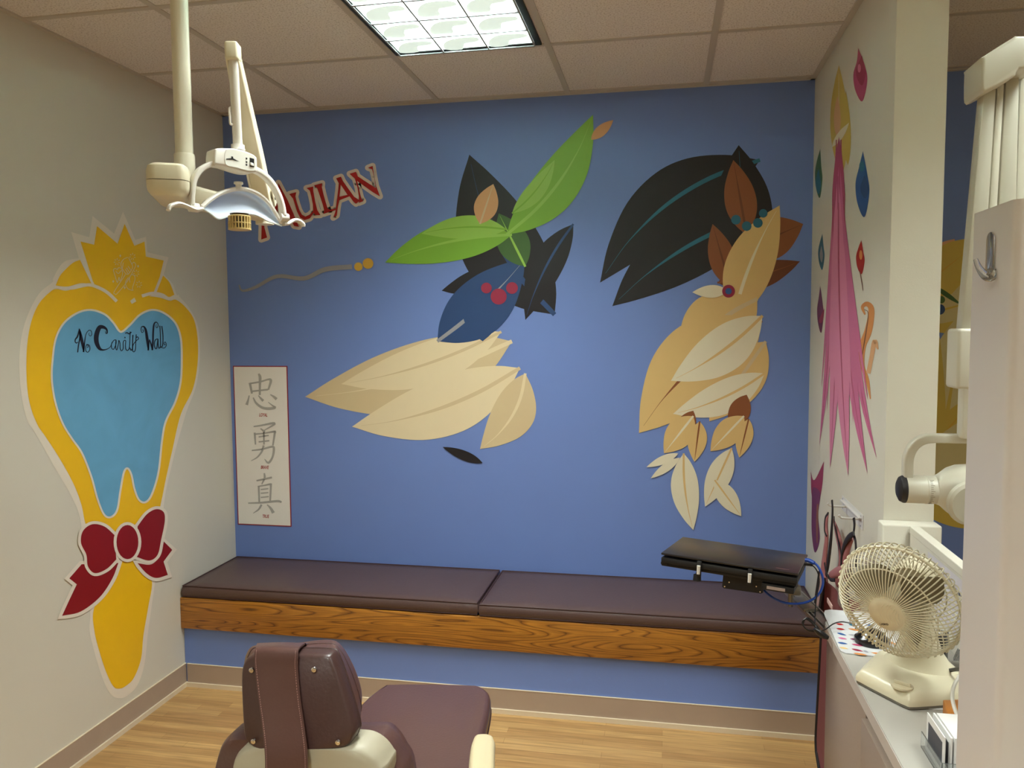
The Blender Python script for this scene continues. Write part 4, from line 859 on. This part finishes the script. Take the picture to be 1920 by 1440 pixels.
# ------------------------------------------------------------------ things on the counter
pad = thing('mouse_pad', 'white mouse pad with colourful feather pattern, at the far end of the counter', 'mouse pad', (.53, 2.08, ZK))
po = [on(x, y, Z=ZK+.003) for x, y in ((1539, 1150), (1541, 1144), (1550, 1142.5), (1600, 1146), (1655, 1152), (1662, 1160), (1700, 1215), (1712, 1232), (1700, 1239.5), (1640, 1230), (1580, 1224), (1570, 1220), (1566, 1214))]
po = [Vector((p_.x+.008, p_.y-.0, p_.z-.0026)) for p_ in po]
bm = NB(); prism(bm, po, (0, 0, .0026)); mk('pad', bm, mat('pad_white', (196, 196, 196), .6), pad, smooth=False)
ppat = lambda x, y: (lambda p_: Vector((p_.x+.008, p_.y, p_.z)))(on(x, y, Z=ZK+.0034))
fe = [('red', 1562, 1178, 1578, 1180), ('orange', 1584, 1178, 1612, 1183), ('blue', 1563, 1186, 1581, 1191), ('steel', 1584, 1189, 1610, 1193), ('pink', 1565, 1195, 1582, 1198), ('purple', 1587, 1197, 1610, 1200), ('blue', 1564, 1204, 1583, 1207), ('rose', 1590, 1207, 1613, 1211), ('tan', 1567, 1213, 1584, 1216), ('crimson', 1590, 1216, 1612, 1221), ('steel', 1612, 1219, 1622, 1223),
      ('orange', 1593, 1224, 1620, 1228), ('orange', 1626, 1223, 1662, 1228), ('purple', 1670, 1225, 1692, 1229), ('rose', 1680, 1233, 1702, 1235), ('red', 1562, 1169, 1576, 1171), ('blue', 1617, 1170, 1634, 1174), ('orange', 1622, 1180, 1640, 1184), ('navy', 1640, 1190, 1655, 1196), ('orange', 1662, 1203, 1674, 1208), ('teal', 1585, 1170, 1600, 1173)]
bm = NB(); names = []
for c_, x0, y0, x1, y1 in fe:
    if c_ not in names: names.append(c_)
    for s_ in leaf(c_, x0, y0, x1, y1, 3.4): fill(bm, outline(s_[2], 2), ppat, names.index(c_))
mk('feather_print', orient(bm, (0, 0, 1)), [D[n] for n in names], pad, smooth=False)
pk = on(1634, 1205, Z=ZK+.004)
bm = NB(); lathe(bm, [(0, .0), (.040, 0), (.041, .006), (.040, .012), (.033, .016), (.026, .026), (.012, .033), (0, .034)], (pk.x+.002, pk.y+.004, ZK+.0032), (0, 0, 1), 32)
tag(mk('domed_device', fix(bm), mat('gloss_black', (16, 15, 17), .18)), 'round black domed device on the feather mouse pad, behind the fan grille', 'device')
# loose papers under the fan
for nm, pts, z, l in (('paper_sheet', ((1706, 1326), (1712, 1300), (1800, 1290), (1798, 1318)), ZK+.0001, 'white paper sheet partly under the right side of the fan base'),
                      ('paper_sheet', ((1712, 1328), (1716, 1310), (1800, 1322), (1798, 1333)), ZK+.0003, 'folded white paper lying nearest the front of the fan base')):
    bm = NB(); prism(bm, [on(x, y, Z=z) for x, y in pts], (0, 0, .0002 if z < ZK+.0002 else .0012)); tag(mk(nm, bm, mat('paper', (232, 230, 228), .6), smooth=False), l, 'paper')
# acrylic card holder with cards
M_acr = mat('clear_acrylic', (236, 240, 240), .06, trans=.95); M_paper = mat('card_white', (226, 224, 220), .55); M_print = mat('card_print', (74, 74, 80), .55)
hx0, hx1, hy0, hy1 = .476, .56, 1.432, 1.535
cards = thing('card_holder', 'clear acrylic card holder at the lower right of the counter', 'holder', ((hx0+hx1)/2, 1.485, ZK))
bm = NB(); box(bm, (hx0-.006, hy0-.004, ZK+.0002), (hx1, hy1+.004, ZK+.0025)); box(bm, (hx0-.006, hy0-.004, ZK+.0025), (hx0-.004, hy1+.004, ZK+.03)); box(bm, (hx0-.004, hy0-.004, ZK+.0025), (hx1, hy0-.002, ZK+.03)); mk('tray', bm, M_acr, cards, smooth=False)
for k, (x0, x1, l, pr_) in enumerate(((.4765, .4785, 'thin printed card standing leftmost in the acrylic holder', 1), (.4865, .4895, 'white booklet in the acrylic holder, beside the thin printed card', 1), (.4925, .538, 'thick stack of white cards at the right in the acrylic holder', 0))):
    t = thing('card', l, 'card', (x0, 1.48, ZK+.003))
    bm = NB(); box(bm, (x0, 1.437, ZK+.003), (x1, 1.53, ZK+.0715)); mk('card_body', bm, M_paper, t, smooth=False)
    if pr_:
        bm = NB(); box(bm, (x0-.0004, 1.447, ZK+.012), (x0, 1.52, ZK+.058)); mk('print', bm, M_print, t, smooth=False)
# wooden wedge, small black box, cables, plastic pouch behind the panel edge
bm = NB(); prism(bm, [(.532, 1.583, ZK+.0005), (.60, 1.583, ZK+.0005), (.60, 1.675, ZK+.0005), (.546, 1.662, ZK+.0005)], (0, 0, .038), .002)
tag(mk('wooden_block', bm, mat('orange_wood', (196, 124, 50), .45, noise=.12, nscale=30)), 'orange-brown wooden block beside the fan, behind the card holder', 'wooden block')
t = thing('power_box', 'small black box with a pale top edge behind the neck of the fan', 'box', (.605, 1.93, ZK))
bm = NB(); obox(bm, (.612, 1.945, ZK+.036), (.9, -.43, 0), (0, 0, 1), .06, .05, .071, .002); mk('box_body', bm, M_black, t)
bm = NB(); obox(bm, (.612, 1.945, ZK+.0725), (.9, -.43, 0), (0, 0, 1), .05, .008, .0015); mk('pale_strip', bm, M_paper, t)
bm = NB(); tube(bm, [on(1799, 1268, Y=1.72), on(1789, 1285, Y=1.68), on(1785.5, 1305, Y=1.62), on(1789, 1325, Y=1.57), on(1797, 1345, Y=1.55), on(1812, 1360, Y=1.55)], .0036, 8); tag(mk('white_cable', bm, M_white), 'white cable curving past the wooden block', 'cable')
bm = NB(); tube(bm, [on(1776, 1258, Y=1.80), on(1786, 1256, Y=1.78), on(1796, 1255, Y=1.76), on(1812, 1256, Y=1.72)], .004, 8, flat=.5); tag(mk('black_cable', bm, M_black), 'short black cable behind the fan, running to the grey cabinet edge', 'cable')
bm = NB(); random.seed(9); G_ = {}
for i in range(8):
    for j in range(8): G_[i, j] = bm.verts.new((.648+.022*i/7+random.uniform(-.004, .004), 1.84+.08*j/7, ZK+.003+.07*(1-abs(i/7-.5)*1.2)*(1-abs(j/7-.5)*.8)+random.uniform(-.006, .006)))
for i in range(7):
    for j in range(7): bm.faces.new((G_[i, j], G_[i+1, j], G_[i+1, j+1], G_[i, j+1]))
bmesh.ops.solidify(bm, geom=list(bm.faces), thickness=.0006)
tag(mk('plastic_pouch', bm, mat('clear_plastic', (240, 240, 240), .12, trans=.9), smooth=False), 'crumpled clear plastic pouch on the counter, right of the fan neck', 'pouch')
# notice on the divider
t = thing('paper_notice', 'pale paper notice with dark print on the low divider, above the fan', 'notice', (.68, 2.0, .93))
bm = NB(); box(bm, (.6792, 1.72, .905), (.6796, 2.213, 1.049)); mk('sheet', bm, mat('notice_sheet', (206, 200, 204), .55), t, smooth=False)
bm = NB()
for r_, z in enumerate((1.012,)):
    y = 2.04; random.seed(r_)
    while y > 1.9:
        l_ = random.uniform(.006, .012); box(bm, (.6788, y-l_, z-.0065), (.6791, y, z+.0065)); y -= l_+.004
pr_ = mk('print', bm, M_print, t, smooth=False); pr_['kind'] = 'stuff'

# ------------------------------------------------------------------ tall grey cabinet at the right edge, with a clear hook
M_panel = mat('grey_lavender_enamel', (206, 198, 192), .35)
bm = NB(); b = NB(); o_ = [(.45+.0, 1.304), (.62, 1.304), (.62, 1.163)]+[(.45+.011-.011*math.cos(a), 1.163+.011-.011*math.sin(a)) for a in [math.radians(90-15*k) for k in range(7)]]
prism(bm, [Vector((a, b_, ZK+.0005)) for a, b_ in o_], (0, 0, 1.803-ZK)); tag(mk('tall_cabinet', bm, M_panel, ang=40), 'tall narrow grey-white cabinet filling the right edge, with a clear hook', 'cabinet')
hk = thing('adhesive_hook', 'clear plastic adhesive hook on the tall grey cabinet', 'hook', (.449, 1.24, 1.6))
pX = .4497
bm = NB(); c_ = on(1859, 477, X=pX); hh = (on(1859, 437, X=pX)-on(1859, 520, X=pX)).length
o_ = [(a, b_) for a, b_ in rrect(.026, hh, .0125, 6)]; prism(bm, [Vector((pX, c_.y+a, c_.z+b_)) for a, b_ in o_], (-.003, 0, 0), .001); mk('back_plate', bm, M_acr, hk)
bm = NB(); tube(bm, [on(1860, 505, X=pX-.004), on(1858, 519, X=pX-.006), on(1848, 517, X=pX-.012), on(1836, 503, X=pX-.018), on(1829, 486, X=pX-.022)], [.006, .0065, .006, .0045, .003], 12, 5, flat=.8); mk('hook_arm', bm, M_acr, hk)

# ------------------------------------------------------------------ x-ray unit
M_xr = mat('xray_cream', (206, 202, 184), .35); M_xr2 = mat('xray_grey_cream', (190, 186, 168), .4)
xr = thing('xray_unit', 'cream dental x-ray unit on a jointed arm beside the tall grey cabinet', 'x-ray machine', (.66, 1.6, 1.077))
YX = 1.6
bm = NB(); box(bm, (.60, 1.55, 1.0775), (.679, 1.63, 2.09), .008); mk('mount_post', bm, M_xr, xr)
cov = [(1842, 112), (1846, 104), (1900, 70), (1910, 67), (1960, 72), (1960, 118), (1912, 128), (1906, 140), (1890, 150), (1852, 170), (1844, 170), (1841, 160)]
bm = NB(); prism(bm, [on(x, y, Y=1.47) for x, y in outline([p_+(0,) for p_ in cov], 2)], (0, .085, 0), .004); mk('shoulder_cover', bm, M_xr2, xr, ang=45)
def slab(name, pts, y, th, m, bev=.003):
    bm = NB(); prism(bm, [on(a, b_, Y=y) for a, b_ in pts], (0, th, 0), bev); return mk(name, bm, m, xr)
slab('upper_arm', ((1845, 165), (1869, 160), (1838, 640), (1801, 640)), 1.51, .03, M_xr2)
slab('upper_arm_channel', ((1870, 160), (1884, 155), (1856, 640), (1839, 640)), 1.522, .02, M_xr)
slab('upper_arm_inner', ((1886, 150), (1912, 140), (1900, 640), (1858, 640)), 1.53, .018, M_xr2)
bm = NB(); c0_, c1_ = on(1786, 616, Y=1.53), on(1829, 728, Y=1.53); box(bm, (c0_.x, 1.50, c1_.z), (c1_.x, 1.56, c0_.z), .006, 3); mk('elbow_cover', bm, M_xr, xr)
a0, a1 = on(1803, 728, Y=1.58), on(1820, 822, Y=1.58); bm = NB(); box(bm, (a0.x, 1.57, a1.z), (a1.x+.02, 1.60, a0.z+.04), .003); mk('lower_link', bm, M_xr, xr)
bm = NB(); P = cr([on(x, y, Y=YX) for x, y in ((1702, 906), (1701.5, 880), (1703, 856), (1713, 836), (1729, 825), (1750, 821.5), (1790, 822), (1835, 823), (1880, 824))], 5); rings = []
for i, p_ in enumerate(P):
    t_ = (P[min(i+1, len(P)-1)]-P[max(i-1, 0)]).normalized(); n_ = t_.cross(Vector((0, 1, 0))).normalized()
    rings.append([p_+n_*a+Vector((0, 1, 0))*b_ for a, b_ in rrect(.0165, .022, .003, 2)])
loft(bm, rings); mk('yoke', bm, M_xr, xr, ang=50)
zc_ = on(1700, 917, Y=YX).z
bm = NB(); lathe(bm, [(0, .446), (.0255, .446), (.0262, .449), (.0262, .482), (.0268, .4825), (.0268, .4835), (.0262, .484), (.026, .506), (0, .506)], (0, YX, zc_), (1, 0, 0), 36); pv = mk('pivot_barrel', fix(bm), M_xr, xr)
bm = NB(); lathe(bm, [(0, .4335), (.016, .4345), (.023, .438), (.0262, .444), (.0262, .447), (0, .447)], (0, YX, zc_), (1, 0, 0), 36); mk('black_cap', fix(bm), mat('matte_black', (26, 25, 27), .5), xr)
bm = NB()
for k in range(-9, 10):
    a = math.radians(200+k*8); r_ = .02635; L_ = .004 if k % 3 else .007; d_ = Vector((0, math.cos(a), math.sin(a))); p_ = Vector((.486, YX, zc_))+d_*r_
    obox(bm, p_+Vector((L_/2, 0, 0)), (1, 0, 0), d_, L_, .0006, .0004)
sc_ = mk('angle_scale', bm, mat('scale_print', (110, 96, 70), .6), pv); sc_['kind'] = 'stuff'
bm = NB(); rings = []
for x_, ry_, rz_, dz, dy in ((.500, .026, .026, 0, 0), (.508, .029, .030, .001, 0), (.522, .038, .042, .0, 0), (.538, .046, .050, -.002, .0), (.556, .05, .0535, -.004, 0), (.62, .05, .0535, -.004, 0), (.66, .05, .052, -.004, 0), (.672, .042, .045, -.004, 0)):
    rings.append([Vector((x_, YX+dy+ry_*math.copysign(abs(math.cos(a))**.8, math.cos(a)), zc_+dz+rz_*math.copysign(abs(math.sin(a))**.8, math.sin(a)))) for a in [2*math.pi*k/40 for k in range(40)]])
loft(bm, rings); mk('tube_head', bm, M_xr, xr, ang=60)
bm = NB(); c_ = on(1800, 940, Y=YX-.05); lathe(bm, [(0, .012), (.036, .012), (.041, .008), (.043, .0), (0, .0)], (c_.x+.022, YX-.043, zc_-.014), (0, -1, -.12), 36); mk('head_faceplate', fix(bm), M_xr2, xr)
bm = NB(); lathe(bm, [(0, 0), (.033, 0), (.034, .01), (.033, .26), (.031, .262), (0, .262)], (.580, YX-.078, zc_+.005), (0, -.02, -1), 36); mk('aiming_cone', fix(bm), M_xr, xr)

# ------------------------------------------------------------------ laptop on its mount
ca_, cb_, cc_ = -.063, .034, -.262
LR = Matrix.Rotation(cc_, 4, 'Z') @ Matrix.Rotation(cb_, 4, 'Y') @ Matrix.Rotation(ca_, 4, 'X'); LM = Matrix.Translation((.199, 2.278, 1.002)) @ LR
M_lap = mat('laptop_black', (34, 31, 32), .3); M_tray = mat('mount_black', (10, 9, 10), .6)
lap = thing('laptop', 'closed black laptop on a swing mount above the right end of the bench', 'laptop', (.199, 2.278, .975))
def lbox(name, lo, hi, m, par, bev=.002, M=LM):
    bm = NB(); box(bm, lo, hi, bev, 2, M); return mk(name, bm, m, par)
lid = lbox('lid', (-.18, -.125, -.006), (.18, .125, 0), M_lap, lap)
bm = NB(); box(bm, (-.179, -.124, -.028), (.179, .124, -.0125), .002, 2, LM); mk('keyboard_base', bm, M_tray, lap)
lbox('hinge', (-.13, .118, -.014), (.13, .124, -.004), M_tray, lap, .001)
bm = NB(); text_mesh(bm, 'ThinkPad', LM @ Vector((.138, -.103, .0004)), LR @ Vector((1, 0, 0)), LR @ Vector((0, 1, 0)), .0068, sx=.9); mk('lettering', bm, mat('dull_pink_print', (150, 104, 104), .5), lid, smooth=False)
mt = thing('laptop_mount', 'black laptop tray with clamps on a silver bar from the counter', 'laptop mount', (.30, 2.3, .85))
bm = NB(); box(bm, (-.182, -.11, -.040), (.176, .10, -.0285), .003, 2, LM); box(bm, (-.182, -.115, -.034), (-.165, -.09, -.0285), .001, 2, LM); mk('tray', bm, M_tray, mt)
for x_ in (-.072, .062):
    bm = NB(); box(bm, (x_-.006, -.134, -.048), (x_+.006, -.1255, -.006), .002, 2, LM); cl = mk('clamp', bm, M_tray, mt)
    bm = NB(); cyl(bm, LM @ Vector((x_, -.137, -.040)), LM @ Vector((x_, -.1372, -.017)), .0042, .0048, 12); mk('white_tip', fix(bm), M_white, cl)
bm = NB(); cyl(bm, LM @ Vector((-.078, -.12, -.062)), LM @ Vector((-.078, -.12, -.046)), .011, .010, 14); cyl(bm, LM @ Vector((-.078, -.12, -.046)), LM @ Vector((-.078, -.12, -.039)), .004, seg=10); mk('thumb_knob', fix(bm), M_tray, mt)
vp = [(1352, 1066), (1357, 1072), (1354, 1100), (1357, 1103), (1427, 1113), (1431, 1111), (1433, 1078)]
def yv(x): return 2.205-.0004*(x-1352)
bm = NB(); prism(bm, [on(x, y, Y=yv(x)) for x, y in vp], (0, .004, 0)); vs = mk('mounting_plate', bm, M_tray, mt)
for x, y in ((1367, 1091.5), (1358.5, 1099.5), (1418, 1099.5), (1425, 1109.5)):
    bm = NB(); c_ = on(x, y, Y=yv(x)); cyl(bm, c_+Vector((0, -.0015, 0)), c_+Vector((0, .002, 0)), .0018, seg=12); mk('screw', fix(bm), M_chrome, vs)
M_alu = mat('brushed_aluminium', (150, 144, 136), .35, .85, noise=.08, nscale=60)
bm = NB(); A_, B_ = Vector((.372, 2.50, .846)), Vector((.440, 2.145, .838)); d_ = (B_-A_).normalized(); s_ = d_.cross(Vector((0, 0, 1)))
def bar(w0, w1, z0, z1): loft(bm, [[p_+s_*a+Vector((0, 0, b_)) for a, b_ in ((w0, z0), (w1, z0), (w1, z1), (w0, z1))] for p_ in (A_, B_)])
bar(-.024, .024, -.006, 0); bar(-.024, -.020, 0, .006); bar(.008, .012, 0, .005); bar(.020, .024, 0, .006)
mk('silver_bar', bm, M_alu, mt, smooth=False)
bm = NB(); c_ = Vector((.345, 2.245, .905)); cyl(bm, (.352, 2.30, .852), (.352, 2.30, .968), .007, seg=20); obox(bm, (.362, 2.30, .90), (1, 0, 0), (0, 0, 1), .034, .022, .028, .005); obox(bm, (.395, 2.33, .850), d_, (0, 0, 1), .10, .04, .010, .003)
mk('swivel_joint', fix(bm), mat('dark_aluminium', (120, 114, 102), .35, .8), mt)
lbox('underside_box', (.09, -.118, -.058), (.172, -.02, -.041), M_tray, mt)
lbox('pale_label', (.104, -.1195, -.054), (.150, -.1182, -.046), mat('label_grey', (160, 142, 134), .5), mt, 0)
# cables
bm = NB(); M_bl = mat('blue_cable', (20, 60, 140), .35)
tube(bm, [on(x, y, Y=yy) for x, y, yy in ((1511, 1051, 2.2), (1522, 1053, 2.19), (1533, 1061, 2.18), (1541, 1077, 2.17), (1543, 1095, 2.17), (1536, 1113, 2.17), (1520, 1126, 2.17), (1498, 1132, 2.17), (1475, 1131, 2.18), (1455, 1124, 2.18), (1440, 1114, 2.19), (1432, 1106, 2.2))], .0032, 8)
nc = thing('network_cable', 'blue network cable looping below the right end of the laptop', 'cable', (.4, 2.18, .9)); mk('cable', bm, M_bl, nc)
bm = NB(); P = [on(1510, 1050, Y=2.2), on(1518, 1051.5, Y=2.195), on(1527, 1056, Y=2.185)]; tube(bm, P, [.0055, .0058, .0048], 10); mk('plug_boot', bm, M_bl, nc)
uc = thing('usb_cable', 'thin black cable from the laptop, coiled beside the counter corner', 'cable', (.4, 2.15, .83))
bm = NB(); tube(bm, [on(x, y, Y=yy) for x, y, yy in ((1512, 1059, 2.2), (1524, 1061, 2.19), (1533, 1073, 2.18), (1536, 1092, 2.17), (1531, 1120, 2.16), (1528.5, 1150, 2.15), (1529, 1172, 2.09), (1535, 1183, 2.08), (1548, 1180, 2.08), (1562, 1170, 2.10), (1578, 1166, 2.12), (1597, 1169, 2.12))], .0016, 7); mk('cable', bm, M_black, uc)
bm = NB(); cc0 = [(1530, 1182), (1512, 1180), (1504, 1168), (1510, 1161), (1522, 1168), (1534, 1182)]
for k in range(4): tube(bm, [on(x+k*.8, y+k*(.9 if i_ < 3 else -.9), Y=2.085+.004*k) for i_, (x, y) in enumerate(cc0)], .0016, 6, 5)
tube(bm, [on(x, y, Y=2.06) for x, y in ((1527, 1179), (1536, 1186), (1545, 1192), (1553, 1196))], [.004, .008, .008, .005], 10); mk('coil', bm, M_black, uc)
bm = NB(); obox(bm, on(1516, 1058.5, Y=2.2), (1, -.3, -.1), (0, 0, 1), .022, .009, .006, .001); mk('usb_plug', bm, M_black, uc)

# ------------------------------------------------------------------ hook rack and the two aprons
M_rack = mat('rack_white_metal', (214, 210, 206), .3); rk = thing('hook_rack', 'white metal hook rack on the wing wall', 'hook rack', (XR, 2.82, 1.0))
bm = NB(); box(bm, (XR-.0022, 2.675, .985), (XR-.0002, 2.985, 1.034), .0005); box(bm, (XR-.012, 2.69, 1.018), (XR-.002, 2.97, 1.022)); mk('plate', bm, M_rack, rk, smooth=False)
for y in (2.90, 2.72):
    bm = NB(); tube(bm, [(XR-.003, y, 1.012), (XR-.03, y, 1.012), (XR-.058, y, 1.014), (XR-.066, y, 1.022)], .0038, 10); mk('hook', bm, M_rack, rk)
for y in (2.965, 2.70):
    for z in (1.026, .994):
        bm = NB(); cyl(bm, (XR-.004, y, z), (XR-.001, y, z), .003, seg=10); mk('screw', fix(bm), M_chrome, rk)
M_pink = mat('apron_rose', (158, 98, 98), .55, noise=.06, nscale=20); M_pk2 = mat('apron_pale_lining', (206, 172, 164), .6); M_trim = mat('apron_black_trim', (26, 18, 20), .6)
def sheet(o, z0, z1, y0, y1, xf, r, m, parent, name, th=.006):
    """hanging panel between y0, y1 with rounded lower corners; xf(v, z) = distance in x"""
    bm = NB(); NYY, NZ = 14, 20; G_ = {}
    for i in range(NYY+1):
        for j in range(NZ+1):
            v = i/NYY; u = j/NZ; z = z0+(z1-z0)*u; ins = 0
            if z-z0 < r: ins = r-math.sqrt(max(0, r*r-(r-(z-z0))**2))
            y = (y0+ins)+(y1-y0-2*ins)*v; G_[i, j] = bm.verts.new((xf(v, u), y, z))
    for i in range(NYY):
        for j in range(NZ): bm.faces.new((G_[i, j], G_[i+1, j], G_[i+1, j+1], G_[i, j+1]))
    edge = [G_[0, j].co.copy() for j in range(NZ, -1, -1)]+[G_[i, 0].co.copy() for i in range(1, NYY)]+[G_[NYY, j].co.copy() for j in range(NZ+1)]
    bmesh.ops.solidify(bm, geom=list(bm.faces), thickness=th); fix(bm); mk(name, bm, m, parent, ang=60)
    bm = NB(); tube(bm, [e_ for e_ in edge], .0058, 8, 1); mk('trim', bm, M_trim, parent)
def strip(par, name, pts, X, w_, m, fl=.35, n=4):
    bm = NB(); P = [on(x, y, X=(X if not isinstance(X, list) else X[i])) for i, (x, y) in enumerate(pts)]
    tube(bm, P, w_, 10, n, flat=fl, side=(0, 1, 0)); return mk(name, bm, m, par)
ap = thing('lead_apron', 'long dusty-rose apron with black trim on the farther hook of the white rack', 'apron', (.58, 2.72, .07))
sheet(None, .075, .735, 2.60, 2.945, lambda v, u: .552-.012*math.sin(v*math.pi*2.2)+.02*(1-v)*0+.02*u, .09, M_pink, ap, 'apron_body')
sheet(None, .60, .76, 2.885, 2.965, lambda v, u: .535+.018*u, .03, M_pk2, ap, 'lining_fold', .004)
strip(ap, 'strap', [(1560, 938), (1561, 955), (1560, 985), (1557, 1020), (1553, 1055), (1549, 1078)], .565, [.008, .008, .010, .013, .013, .010], M_trim)
strip(ap, 'shoulder_panel', [(1553, 964), (1549, 985), (1550, 1010), (1547, 1040), (1545, 1072), (1548, 1110)], .578, [.004, .016, .018, .022, .03, .03], M_pink)
strip(ap, 'shoulder_panel', [(1563, 975), (1570, 1000), (1577, 1030), (1578, 1060), (1570, 1090)], .600, [.006, .020, .024, .026, .026], M_pink)
strip(ap, 'edge_trim', [(1564, 968), (1565, 985), (1571, 1012), (1577, 1040), (1576, 1065)], .592, .0045, M_trim)
strip(ap, 'edge_trim', [(1553, 962), (1547, 972), (1546, 995), (1550, 1005)], .560, .005, M_trim)
strip(ap, 'cross_strap', [(1546, 1056), (1549, 1072), (1556, 1086), (1565, 1088)], .545, .006, M_trim)
bm = NB(); a_, b2 = on(1546, 1104, X=.538), on(1562, 1146, X=.538); box(bm, (.535, 2.66, b2.z), (.538, 2.74, a_.z-.01), .001); mk('pale_label', bm, M_pk2, ap)
ap2 = thing('lead_apron', 'dusty-rose apron with black straps on the nearer hook, partly behind the fan', 'apron', (.58, 2.50, .2))
sheet(None, .20, .80, 2.34, 2.575, lambda v, u: .56-.01*math.sin(v*7)+.012*u, .08, M_pink, ap2, 'apron_body')
strip(ap2, 'strap', [(1601, 972), (1602, 985), (1600, 1003)], .572, [.010, .008, .007], M_trim)
strip(ap2, 'strap', [(1601, 1000), (1591, 1008), (1583, 1022), (1578, 1042), (1577, 1070)], .562, [.008, .011, .010, .008, .007], M_trim)
strip(ap2, 'strap', [(1600, 1002), (1604, 1015), (1605, 1040), (1604, 1075)], .568, .008, M_trim)
strip(ap2, 'shoulder_panel', [(1599, 1010), (1590, 1025), (1584, 1050), (1582, 1085)], .572, [.008, .020, .026, .028], M_pink)
strip(ap, 'shoulder_panel', [(1556, 1080), (1568, 1074), (1580, 1070)], .556, [.014, .018, .016], M_pink)
